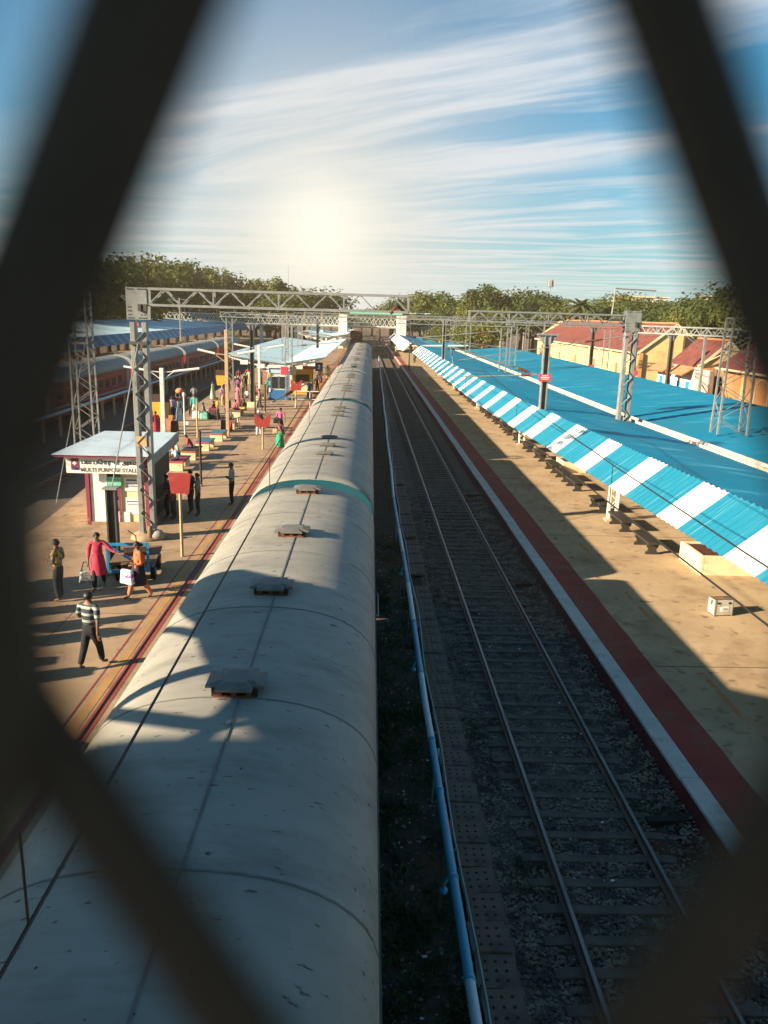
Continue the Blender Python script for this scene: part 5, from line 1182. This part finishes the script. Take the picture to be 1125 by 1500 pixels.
b = MB(); rr = random.Random(2)
for k in range(16): p = (rr.uniform(-1, 1), rr.uniform(-.5, .5), rr.uniform(.1, 2.4)); b.bar(p, (p[0] + rr.uniform(-.8, .8), p[1] + rr.uniform(-.4, .4), p[2] + rr.uniform(.2, 1)), .09)
b.build('bars', 'rust', t); MB().box((0, .3, .9), (1.8, .9, 1.8), .2).build('crate_stack', 'maroon', t)
t = thing('rubble_pile', 'low pile of orange rubble before the yellow gable', 'rubble', (27.6, 80.5, -.5)); MB().ring((0, 0, 0), [(3.2, 0), (2.6, 1.2), (1.4, 1.9), (.1, 2.3)], 12, 1.4, .7).build('pile', 'tile_orange', t, True)
t = thing('boundary_wall', 'low cream wall running beyond the blue canopy', 'wall', (0, 0, 0)); MB().box((24, 130, .6), (.3, 90, 2.2)).build('wall_body', 'cream', t); MB().box((24, 130, 1.75), (.42, 90, .12)).build('coping', 'concrete', t)
for i, (x, y, w, h, lb) in enumerate(((77, 230, 12, 15.5, 'far white house among the trees, left of the right gantry head'), (72, 165, 6.0, 14.2, 'far white house among the trees, near the right dark fence strand'), (15.5, 150, 3, 4.2, 'small white hut far behind the canopy gantries'), (18.5, 176, 6, 5, 'low white shed beyond the far blue canopy'))):
    t = thing('house', lb, 'building', (x, y, -.5)); MB().box((0, 0, h / 2), (w, w, h)).build('wall', 'wall_white', t); MB().box((0, 0, h + .15), (w + .6, w + .6, .3)).build('roof', 'cream', t)
    for k in (-1, 0, 1): MB().box((k * w * .3, -w / 2 - .03, h * .82), (w * .14, .08, min(1.6, h * .3))).build('window', 'glass_dark', t)
    if i == 1: MB().tube([(0, 0, h + .3), (0, 0, h + 2)], .9, 10).build('water_tank', 'coach_blue', t)

# ------------------------------------------------------------------ far footbridge
t = thing('footbridge', 'far footbridge with grey roof and lattice sides crossing all the tracks', 'footbridge', (0, 190, 0))
MB().box((-2, 0, 5.55), (88, 3.2, .35)).build('deck', 'steel_grey', t)
rf = MB(); rf.extrude([(-46, 8.85), (43, 8.85), (43, 9.05), (-46, 9.05)][::-1], -2.1, 2.1); rf.build('roof', 'stall_roof', t)
MB().box((2.5, -2.13, 8.8), (12, .05, .5)).build('roof_fascia', 'green_goods', t)
b = MB()
for i in range(88):
    x = -46 + i
    for s in (-1.6, 1.6): b.bar((x, s, 5.7), (x + 1, s, 7.6), .09); b.bar((x + 1, s, 5.7), (x, s, 7.6), .09)
b.build('lattice', 'post_white', t); b = MB()
for s in (-1.6, 1.6): b.bar((-46, s, 7.65), (42, s, 7.65), .16); b.bar((-46, s, 5.75), (42, s, 5.75), .2)
b.build('rail', 'post_white', t)
for i in range(23):
    for s in (-1.6, 1.6): MB().box((-46 + i * 4, s, 7.2), (.16, .16, 3.3)).build('roof_post', 'post_yellow', t)
for x in (-24, -16, -10, 14, 22, 32, 40): MB().box((x, 0, 2.5), (.6, 1.6, 6)).build('pier', 'post_white', t)
for x, nm in ((-4.9, 'stair_tower'), (8.2, 'stair_tower')):
    MB().box((x, -5.2, 4.6), (1.9, 7, 7.4)).build(nm, 'wall_white', t); MB().box((x + .96, -5.2, 5.0), (.05, 7, 6.6)).build('tower_side', 'awning_stripe_shaded', t)
t = thing('signal_bridge_cabin', 'small red cabin far down the line below the footbridge', 'cabin', (-2.2, 215, 0)); MB().box((0, 0, 2.1), (3.2, 3, 3.4)).build('wall', 'coach_red', t); MB().box((0, 0, 3.95), (3.6, 3.4, .3)).build('roof', 'roof_tile', t); MB().box((0, -1.53, 2.6), (2.2, .08, .9)).build('window', 'glass_dark', t)
for i, (x, y, h, lb, big) in enumerate(((65, 290, 22.5, 'telecom mast with antenna cluster above the trees', 1), (47, 240, 18, 'thin pole with whip above the trees, left of the telecom mast', 0), (-30, 320, 26, 'pair of thin distant masts in the sun glow', 0), (55, 118, 19.5, 'tall thin pole at the right edge near the dark fence strand', 0))):
    t = thing('mast', lb, 'mast', (x, y, -.5)); MB().tube([(0, 0, 0), (0, 0, h)], [.28, .12] if big else [.22, .07], 8).build('pole', 'steel_grey', t)
    if big:
        b = MB()
        for a in range(6): b.box((math.cos(a) * .9, math.sin(a) * .9, h - 1.2), (.4, .3, 2.4), a)
        b.build('antenna', 'steel_grey', t); MB().box((0, 0, h - 2.4), (2.0, 2.0, .1)).build('platform', 'steel_grey', t)

# ------------------------------------------------------------------ trees
def crown_mesh(seed, rx, rz, lobes, n, size):
    rr = random.Random(seed); vs = []; fs = []
    L_ = []
    for i in range(lobes):
        a = rr.uniform(0, 6.28); q = rr.uniform(.15, .75); L_.append((math.cos(a) * rx * q, math.sin(a) * rx * q, rr.uniform(-.55, .75) * rz, rr.uniform(.30, .52) * rx))
    for i in range(n):
        c = rr.choice(L_); th = rr.uniform(0, 6.28); u = rr.uniform(-.75, 1); s = math.sqrt(1 - u * u); q = c[3] * (rr.uniform(.55, 1.06) if rr.random() < .8 else rr.uniform(.2, 1.15))
        d = Vector((math.cos(th) * s, math.sin(th) * s, u)); p = Vector(c[:3]) + Vector((d.x * q, d.y * q, d.z * q * .85))
        nn = (d + Vector((rr.gauss(0, .6), rr.gauss(0, .6), rr.gauss(0, .6) + .3))).normalized(); t1 = nn.cross(Vector((rr.gauss(0, 1), rr.gauss(0, 1), rr.gauss(0, 1)))).normalized(); t2 = nn.cross(t1); z = size * rr.uniform(.5, 1.25); o = len(vs)
        vs += [tuple(p + t1 * z), tuple(p + t2 * z * .6 + nn * z * .15), tuple(p - t1 * z), tuple(p - t2 * z * .6 + nn * z * .15)]; fs.append((o, o + 1, o + 2, o + 3))
    b = MB(); b.v = vs; b.f = fs; b.mi = [0] * len(fs); return b, L_
def tree_proto(name, seed, h, rx, rz, lobes, n, size, leaf, label):
    t = thing(name, label, 'tree'); cz = h - rz
    cm, L_ = crown_mesh(seed, rx, rz, lobes, n, size)
    k = MB().tube([(0, 0, 0), (.1, .05, cz * .5), (0, 0, cz)], [.38, .3, .2], 8)
    for c in L_[:7]: k.tube([(0, 0, cz * .62), (c[0] * .5, c[1] * .5, cz * .85 + c[2] * .3), (c[0], c[1], cz + c[2])], [.17, .1, .04], 6)
    k.build('trunk', 'bark', t, True); cm.build('crown', leaf, t).location.z = cz
    return t
PRO = [tree_proto('broad_tree', 1, 12, 5.4, 3.6, 11, 2600, .34, 'leaf0', ''), tree_proto('broad_tree', 2, 12, 6.2, 3.2, 13, 2900, .34, 'leaf1', ''), tree_proto('broad_tree', 3, 12, 4.2, 4.3, 9, 2200, .32, 'leaf0', ''), tree_proto('broad_tree', 4, 12, 5.6, 3.0, 10, 2300, .32, 'leaf2', ''), tree_proto('broad_tree', 5, 12, 3.4, 4.6, 10, 1900, .28, 'leaf1', ''), tree_proto('bushy_tree', 7, 12, 6.6, 5.6, 16, 3300, .36, 'leaf1', '')]
def palm_proto():
    t = thing('palm_tree', '', 'tree'); rr = random.Random(6)
    MB().tube([(0, 0, 0), (.25, 0, 5), (.1, .1, 10)], [.28, .2, .16], 8).build('trunk', 'bark', t, True); b = MB()
    for i in range(22):
        a = i * 2.4; e = rr.uniform(-.3, 1.1); pr = Vector((.1, .1, 10)); d = Vector((math.cos(a) * math.cos(e), math.sin(a) * math.cos(e), math.sin(e)))
        for s in range(7):
            nx = pr + d * .5; sd = d.cross(Vector((0, 0, 1))).normalized() * (.42 - abs(s - 2.5) * .06)
            b.add([pr, pr + sd + Vector((0, 0, -.12)), nx + sd * .9 + Vector((0, 0, -.15)), nx], [(0, 1, 2, 3)]); b.add([pr, pr - sd + Vector((0, 0, -.12)), nx - sd * .9 + Vector((0, 0, -.15)), nx], [(0, 1, 2, 3)])
            pr = nx; d = (d + Vector((0, 0, -.17))).normalized()
    b.build('crown', 'palm_leaf', t); return t
PALM = palm_proto(); USED = set()
def tree(x, y, h, kind, label, group, w=1.0):
    p = PALM if kind == 'palm' else PRO[kind]; s = h / (11.4 if kind == 'palm' else 12.0); rz = random.uniform(0, 6.28)
    if p.name not in USED:
        USED.add(p.name); o = p; o.location = (x, y, -.5); o.rotation_euler = (0, 0, rz); o.scale = (s * w, s * w, s); o['label'] = label
    else: o = dup(p, (x, y, -.5), rz, label, (s * w, s * w, s))
    o['group'] = group; return o
def px2x(px, Y): return ((px - 535) / 1165 * .985) * Y
def top(px, py, Y): return 8.5 + (460 + .0215 * (px - 535) - py) / 1165 * Y + .5
GL, GR, GF = 'trees rising behind the far left platform', 'trees along the right skyline', 'trees beyond the far footbridge'
row = ((95, 392, 1), (130, 388, 0), (165, 392, 2), (190, 388, 1), (222, 391, 3), (250, 393, 0), (278, 394, 1), (305, 400, 2), (330, 406, 3), (355, 412, 0), (378, 416, 2), (398, 420, 3),
       (80, 405, 5), (112, 402, 5), (148, 404, 5), (178, 403, 5), (207, 404, 5), (236, 405, 5), (264, 408, 5), (290, 411, 5), (318, 416, 5), (345, 421, 5), (370, 424, 5), (394, 429, 5))
for i, (px, py, k) in enumerate(row):
    Y = max(125, min(255, 50 * 1183 / (535 - px))) - (4 if k == 5 else -3); hh = top(px, py, Y); tree(px2x(px, Y), Y, hh, k, 'broad leafed tree in the tall dark green belt behind the far left platform', GL, max(1.0, 12.5 / hh))
tree(px2x(412, 235), 235, top(412, 413, 235), 2, 'tall loose crowned tree standing above the belt in the sun glow, left of centre', GL)
tree(px2x(470, 215), 215, top(468, 428, 215), 1, 'round golden tree alone under the gantry boom, left of the line', GF, 1.25)
for i, (px, py, Y, k) in enumerate(((432, 440, 230, 3), (448, 443, 240, 0), (500, 457, 300, 0), (530, 457, 310, 1), (556, 454, 260, 1), (588, 444, 235, 3), (515, 456, 340, 3), (545, 453, 330, 2), (572, 450, 320, 0), (485, 454, 330, 1), (455, 447, 320, 3), (425, 446, 260, 1), (405, 440, 210, 0), (600, 450, 225, 0), (575, 452, 225, 1))):
    tree(px2x(px, Y), Y, max(3, top(px, py, Y)), k, 'hazy tree in the low line beyond the far footbridge', GF, 1.5)
r2 = ((603, 436, 205, 1), (625, 434, 200, 3), (650, 432, 190, 0), (668, 440, 196, 1), (690, 438, 188, 1), (706, 421, 182, 2), (722, 432, 185, 0), (742, 433, 190, 3), (762, 428, 184, 1), (780, 432, 188, 0), (800, 441, 195, 3), (818, 442, 190, 1), (862, 443, 190, 3), (880, 446, 185, 0), (905, 432, 170, 1), (925, 438, 168, 3), (945, 441, 170, 0), (962, 441, 165, 1), (978, 440, 160, 4), (995, 437, 158, 0), (1015, 443, 150, 3), (1035, 432, 140, 1), (1058, 427, 132, 0), (1080, 424, 126, 3), (1105, 414, 120, 1), (1130, 408, 118, 0), (835, 446, 200, 0),
      (615, 448, 190, 0), (645, 452, 180, 4), (690, 452, 170, 3), (735, 452, 165, 0), (775, 450, 160, 1), (820, 452, 160, 3), (870, 455, 160, 0), (930, 455, 150, 1), (985, 455, 140, 3), (1040, 450, 120, 0), (1090, 445, 108, 3))
for i, (px, py, Y, k) in enumerate(r2):
    hh = top(px, py, Y); tree(px2x(px, Y), Y, hh, k, 'bushy green tree in the sunlit belt along the right skyline', GR, max(1.0, 9.5 / hh))
tree(px2x(704, 178), 178, top(703, 418, 178), 4, 'tallest tufted tree on the right skyline, just right of the sky gap', GR)
for px, py, Y, lb in ((846, 436, 150, 'palm tree with open fronds above the long red roof'), (808, 438, 165, 'dark narrow palm left of the taller palm'), (888, 446, 150, 'small palm near the white house on the right skyline')): tree(px2x(px, Y), Y, top(px, py, Y), 'palm', lb, 'palm trees on the right skyline')
for px, py, Y, lb in ((690, 478, 128, 'bush beneath the gantries behind the blue canopy, left one'), (650, 482, 150, 'bush beneath the gantries behind the far blue canopy'), (720, 474, 126, 'dark tree below the gantry line, beside the cream wall')): tree(px2x(px, Y), Y, max(2.5, top(px, py, Y)), 3, lb, GR, 1.3)
for x, y, h, lb in ((29.0, 62.5, 3.4, 'small green shrub beside the scrap heap'), (28.6, 60, 3.2, 'yellow green shrub below the orange wall')): tree(x, y, h, 4, lb, 'shrubs by the yellow buildings', .8)

# ------------------------------------------------------------------ the footbridge one looks from
SUN = Vector((1, .42, -.395)).normalized()
t = thing('overbridge', 'dim roofed footbridge above the near end of the silver train, with covered stair', 'footbridge', (0, 0, 0))
MB().box((-9, -2.0, 6.75), (60, 4.3, .3)).build('deck', 'deck', t)
MB().box((-9, -2.0, 10.95), (60, 4.7, .14)).build('roof', 'bridge_sheet', t)
MB().box((-22.2, .12, 8.85), (36.6, .06, 3.9)).build('side_shade_sheet', 'bridge_sheet', t)  # unseen solid sheet added to keep the near coach roof shaded
MB().box((-9, -4.1, 8.0), (60, .06, 2.2)).build('back_parapet', 'bridge_sheet', t)
for x in (-3.6, 3.4): MB().box((x, .12, 8.9), (.14, .14, 4.0)).build('post', 'steel_dark', t)
for x in (-32, -22, 9.5, 20): MB().box((x, -2, 3.0), (.6, .6, 7.2)).build('pier', 'steel_grey', t)
# covered stair down to the left platform
st = MB()
for k in range(24): st.box((-11.6, .4 + k * .5, 6.6 - k * .25), (2.6, .55, .16))
st.build('stair_flight', 'deck', t)
b = MB(); vs = [(-13.2, 0, 11.0), (-9.4, 0, 11.0), (-9.4, 10.6, 6.85), (-13.2, 10.6, 6.85)]
solid(b.add(vs, [(0, 1, 2, 3)]).build('stair_roof', 'bridge_sheet', t), .06)
for x in (-9.45, -13.15):
    poly = [(0, 11.0), (10.6, 6.8), (10.6, 5.9), (8.4, 6.65), (4.4, 7.3), (0, 8.4)]
    vs = [(x, p, q) for p, q in poly]
    if x > -10: solid(MB().add(vs, [(0, 1, 2, 3, 4, 5)]).build('stair_shade_sheet', 'bridge_sheet', t), .04)  # unseen sheet, lower edge shaped to let a lit patch onto the coach roof
    poly = [(0, 8.0), (12.3, 2.1), (12.3, .86), (11.6, .86), (0, 6.3)]
    vs = [(x, p, q) for p, q in poly]; solid(MB().add(vs, [(0, 1, 2, 3, 4)]).build('stair_parapet', 'bridge_sheet', t), .04)
MB().bar((-9.45, 6.6, 4.2), (-9.45, 6.3, 7.4), .22).bar((-9.45, 10.3, 2.4), (-9.45, 10.3, 6.4), .12).bar((-9.45, 4.6, 7.2), (-9.45, 8.2, 5.0), .16).build('stair_post', 'steel_dark', t)
MB().tube([(-9.45, y, 7.25 - (y - 6.5) * .32 - .09 * (y - 6.5) ** 2 * .5 if y > 6.5 else 7.25 + (6.5 - y) * .05 - .06 * (6.5 - y) ** 2) for y in [2 + .8 * k for k in range(11)]], .07, 6).tube([(-9.45, y, 5.2 + .5 * math.sin((y - 2) * .5)) for y in [2 + .8 * k for k in range(11)]], .05, 6).build('stair_brace', 'steel_dark', t)

# box stacks added out of view to streak the left platform with long shadows
rr = random.Random(21)
for i in range(13):
    y = 11.5 + i * .78 + rr.uniform(-.2, .2); h = rr.uniform(.9, 2.1); x = -11.0 + rr.uniform(-.9, .5)
    q = thing('shadow_stack', 'unseen stack of boxes added to cast shadow streaks across the left platform', 'shadow caster', (x - (20 - y) * -.0, y, PLAT), rr.uniform(-.2, .2), 'added shadow stacks by the stair')
    k = 0; z = 0
    while z < h:
        s = rr.uniform(.32, .5); MB().box((rr.uniform(-.06, .06), rr.uniform(-.05, .05), z + s / 2), (rr.uniform(.5, .75), rr.uniform(.36, .58), s), rr.uniform(-.15, .15), .94).build('parcel', rr.choice(['cream', 'wood', 'stone_pale', 'gutter']), q, bevel=.05); z += s

# expanded metal fence close to the lens
f = thing('mesh_fence', 'dark brown diamond mesh fence right in front of the lens, blurred', 'fence', (0, .045, 0))
cz = 8.486
b = MB(); W_, H0, H1 = 1.3, 7.3, 9.8
def strand(x, z, dx, dz, dy, hw_):
    p = Vector((x, dy, z)); q = Vector((x + dx, dy, z + dz)); d = (q - p).normalized(); s = Vector((-d.z, 0, d.x)) * hw_; th = Vector((0, .0011, 0))
    vs = [p - s * .75 - th, p - s * 1 + th * .3, p + s * .75 + th, p + s + th * -.3]
    r = []
    for e in (p, q):
        r += [e - s, e - s * .6 - th, e + s * .6 - th, e + s, e + s * .6 + th, e - s * .6 + th]
    b.add(r, [(k, (k + 1) % 6, 6 + (k + 1) % 6, 6 + k) for k in range(6)])
# every strand is one straight rolled strip crossing the frame
for m, xs, per, hw_, dy in ((2.15, -.0245, .0613, .0039, 0.0), (-1.9, -.0262, .0570, .0032, .0007)):
    for k in range(-60, 61):
        x0 = xs + per * k             # crosses z = cz here
        za, zb = H0, H1; xa, xb = x0 + (za - cz) / m, x0 + (zb - cz) / m
        lo, hi = -W_, W_
        def cut(xq): return cz + (xq - x0) * m
        pts = []
        for zq, xq in ((za, xa), (zb, xb)):
            if xq < lo: xq, zq = lo, cut(lo)
            if xq > hi: xq, zq = hi, cut(hi)
            pts.append((xq, zq))
        if max(p[1] for p in pts) > H1 + .001 or min(p[1] for p in pts) < H0 - .001 or abs(pts[0][0] - pts[1][0]) < .02: continue
        strand(pts[0][0], pts[0][1], pts[1][0] - pts[0][0], pts[1][1] - pts[0][1], dy, hw_)
# bonds where neighbouring strands meet
for i in range(-22, 23):
    for j in range(-22, 23):
        xa, xb = -.0245 + .0613 * i, -.0262 + .0570 * j          # lines z = cz + 2.15 (x - xa) and z = cz - 1.9 (x - xb)
        x = (2.15 * xa + 1.9 * xb) / 4.05; z = cz + 2.15 * (x - xa)
        if abs(x) > W_ - .02 or z > H1 - .03 or z < H0 + .03: continue
        b.plate([(x - .0026, -.020), (x + .0026, -.020), (x + .0066, -.008), (x + .0066, .008), (x + .0026, .020), (x - .0026, .020), (x - .0066, .008), (x - .0066, -.008)], -.0012, .0018)
        n = len(b.v) - 16
        for q in range(n, n + 16): px_, pz_, py_ = b.v[q]; b.v[q] = (px_, py_, z + pz_)
b.build('mesh_panel', 'fence_paint', f, fix=True)
b = MB()
for x in (-W_, W_): b.box((x, .004, (H0 + H1) / 2), (.05, .03, H1 - H0 + .05))
for z in (H0, H1): b.box((0, .004, z), (2 * W_ + .05, .03, .05))
b.build('frame', 'steel_dark', f)

# ------------------------------------------------------------------ thin warm air down the line
hz_o = MB().box((0, 190, 21), (900, 560, 44.5)).build('haze', [], None)
hz_o.data.materials.clear()
hm = bpy.data.materials.new('haze_air'); hm.use_nodes = True; hn = hm.node_tree; hn.nodes.remove(hn.nodes['Principled BSDF'])
pv = hn.nodes.new('ShaderNodeVolumePrincipled'); pv.inputs['Color'].default_value = (1.0, .80, .55, 1); pv.inputs['Density'].default_value = .0003; pv.inputs['Anisotropy'].default_value = .0
hn.links.new(pv.outputs[0], hn.nodes['Material Output'].inputs['Volume']); hz_o.data.materials.append(hm)
tag(hz_o, 'thin warm haze over the station', 'haze', None, 'stuff')

# ------------------------------------------------------------------ lettering to mesh
dg = bpy.context.evaluated_depsgraph_get(); dg.update()
for o, m, par, nm in TEXTS:
    me = bpy.data.meshes.new_from_object(o.evaluated_get(dg)); me.materials.clear(); me.materials.append(M(m))
    q = bpy.data.objects.new(nm, me); COL.objects.link(q); q.location = o.location; q.rotation_euler = o.rotation_euler; q.parent = par
    bpy.data.objects.remove(o)

# ------------------------------------------------------------------ sky, sun, camera
ELEV = math.asin(-SUN.z); AZ = math.atan2(-SUN.x, -SUN.y)
w = bpy.data.worlds.new('World'); SC.world = w; w.use_nodes = True
nt = w.node_tree; N = nt.nodes; L = nt.links; N.clear()
out = N.new('ShaderNodeOutputWorld'); bg = N.new('ShaderNodeBackground'); bg.inputs['Strength'].default_value = .05; L.new(bg.outputs[0], out.inputs[0])
sky = N.new('ShaderNodeTexSky'); sky.sky_type = 'NISHITA'; sky.sun_disc = False; sky.sun_elevation = ELEV; sky.sun_rotation = AZ % (2 * PI); sky.air_density = 1.0; sky.dust_density = .4; sky.ozone_density = 3.0
tc = N.new('ShaderNodeTexCoord'); sp = N.new('ShaderNodeSeparateXYZ'); L.new(tc.outputs['Generated'], sp.inputs[0])
def math_(op, a, b=None, c=None, clamp=False):
    n = N.new('ShaderNodeMath'); n.operation = op; n.use_clamp = clamp
    for i, v in enumerate((a, b, c)):
        if v is None: continue
        if isinstance(v, (int, float)): n.inputs[i].default_value = v
        else: L.new(v, n.inputs[i])
    return n.outputs[0]
def mixc(fac, a, z, mode='MIX'):
    x = N.new('ShaderNodeMix'); x.data_type = 'RGBA'; x.blend_type = mode; x.clamp_result = False
    if isinstance(fac, (int, float)): x.inputs['Factor'].default_value = fac
    else: L.new(fac, x.inputs['Factor'])
    for v, s in ((a, 'A'), (z, 'B')):
        i = [q for q in x.inputs if q.name == s and q.type == 'RGBA'][0]
        if isinstance(v, tuple): i.default_value = (*v, 1)
        else: L.new(v, i)
    return [q for q in x.outputs if q.type == 'RGBA'][0]
zc = math_('MAXIMUM', sp.outputs['Z'], .025)
u = math_('DIVIDE', sp.outputs['X'], zc); v_ = math_('DIVIDE', sp.outputs['Y'], zc)
c0 = N.new('ShaderNodeCombineXYZ'); L.new(u, c0.inputs[0]); L.new(v_, c0.inputs[1])
wn = N.new('ShaderNodeTexNoise'); wn.inputs['Scale'].default_value = .32; wn.inputs['Detail'].default_value = 3; L.new(c0.outputs[0], wn.inputs['Vector'])
ws = N.new('ShaderNodeVectorMath'); ws.operation = 'MULTIPLY_ADD'; L.new(wn.outputs['Color'], ws.inputs[0]); ws.inputs[1].default_value = (1.05, 1.05, 0); L.new(c0.outputs[0], ws.inputs[2])
cv = ws
def noise(scale, stretch, rot, det=7, ro=.6, dist=0.0, off=(0, 0, 0)):
    mp = N.new('ShaderNodeMapping'); mp.vector_type = 'TEXTURE' if False else 'POINT'
    r_ = N.new('ShaderNodeVectorRotate'); r_.rotation_type = 'Z_AXIS'; r_.inputs['Angle'].default_value = rot; L.new(cv.outputs[0], r_.inputs['Vector'])
    mp.inputs['Scale'].default_value = stretch; mp.inputs['Location'].default_value = off; L.new(r_.outputs[0], mp.inputs['Vector'])
    n = N.new('ShaderNodeTexNoise'); n.inputs['Scale'].default_value = scale; n.inputs['Detail'].default_value = det; n.inputs['Roughness'].default_value = ro; n.inputs['Distortion'].default_value = dist
    L.new(mp.outputs[0], n.inputs['Vector']); return n.outputs['Fac']
def rng(x, a, z, lo=0.0, hi=1.0):
    n = N.new('ShaderNodeMapRange'); n.interpolation_type = 'SMOOTHSTEP'; n.inputs['From Min'].default_value = a; n.inputs['From Max'].default_value = z; n.inputs['To Min'].default_value = lo; n.inputs['To Max'].default_value = hi
    L.new(x, n.inputs['Value']); return n.outputs['Result']
CL_ROT = R(42)
streak = noise(1.0, (.17, .80, 1), CL_ROT, 9, .58, .45, (3.1, 1.7, 0))
body_ = noise(1.0, (.16, .34, 1), CL_ROT, 5, .55, .3, (8.3, 4.2, 0))
fine = noise(1.0, (.8, 4.5, 1), CL_ROT, 6, .6, .3)
low = noise(1.0, (.25, .9, 1), R(8), 7, .6, .4, (1.0, 6.0, 0))
m1 = math_('MULTIPLY', rng(streak, .44, .61), rng(body_, .38, .54))
m1 = math_('MULTIPLY', m1, rng(fine, .3, .58, .68, 1.0))
m2 = math_('MULTIPLY', rng(low, .42, .58, 0, .85), rng(sp.outputs['Z'], .07, .19, 1.0, 0.0))
veil = rng(noise(1.0, (.10, .36, 1), CL_ROT, 4, .5, .2, (2.0, 9.0, 0)), .42, .68, 0, .5)
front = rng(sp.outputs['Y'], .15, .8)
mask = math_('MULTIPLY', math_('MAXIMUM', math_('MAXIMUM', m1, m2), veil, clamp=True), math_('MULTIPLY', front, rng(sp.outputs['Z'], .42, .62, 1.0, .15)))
hz = rng(sp.outputs['Z'], .0, .20, 1.0, 0.0)
# warm brightness low in the sky ahead
nv = N.new('ShaderNodeVectorMath'); nv.operation = 'NORMALIZE'; L.new(tc.outputs['Generated'], nv.inputs[0])
dp = N.new('ShaderNodeVectorMath'); dp.operation = 'DOT_PRODUCT'; g = Vector((-.0555, .9925, .095)).normalized(); dp.inputs[1].default_value = g; L.new(nv.outputs[0], dp.inputs[0])
glow = math_('POWER', math_('MAXIMUM', dp.outputs['Value'], 0.0), 30.0); mid_ = math_('POWER', math_('MAXIMUM', dp.outputs['Value'], 0.0), 110.0); core = math_('POWER', math_('MAXIMUM', dp.outputs['Value'], 0.0), 520.0)
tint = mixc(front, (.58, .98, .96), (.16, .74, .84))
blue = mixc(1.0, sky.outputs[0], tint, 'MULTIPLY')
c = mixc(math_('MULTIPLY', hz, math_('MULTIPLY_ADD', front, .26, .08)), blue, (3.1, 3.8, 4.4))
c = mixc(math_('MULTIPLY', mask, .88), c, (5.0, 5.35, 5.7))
c = mixc(math_('MULTIPLY', glow, .62, clamp=True), c, (5.35, 5.4, 5.45))
c = mixc(math_('MULTIPLY', mid_, .42, clamp=True), c, (6.3, 5.7, 4.3))
c = mixc(math_('MULTIPLY', core, .65, clamp=True), c, (7.8, 7.4, 6.5))
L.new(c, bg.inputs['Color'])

sl = bpy.data.lights.new('sun', 'SUN'); sl.energy = 5.0; sl.angle = R(.5); sl.color = (1.0, .80, .56)
so = bpy.data.objects.new('sun', sl); COL.objects.link(so); so.rotation_euler = SUN.to_track_quat('-Z', 'Y').to_euler()

cam = bpy.data.cameras.new('camera'); co = bpy.data.objects.new('camera', cam); COL.objects.link(co)
cam.sensor_fit = 'VERTICAL'; cam.sensor_height = 36.0; cam.lens = 1165 / 1500 * 36.0
cam.clip_start = .005; cam.clip_end = 6000
Mx = ((0.99935, -0.021489, -0.028939), (-0.0229, 0.241492, -0.970133), (0.027836, 0.970165, 0.240843))
mw = Matrix(Mx).to_4x4(); mw.translation = (0, 0, 8.5); co.matrix_world = mw
cam.dof.use_dof = True; cam.dof.focus_distance = 24.0; cam.dof.aperture_fstop = 7.5
SC.camera = co
SC.view_settings.view_transform = 'Standard'; SC.view_settings.look = 'None'; SC.view_settings.gamma = 1.0; SC.view_settings.exposure = 1.62
SC.cycles.max_bounces = 6; SC.cycles.transparent_max_bounces = 4
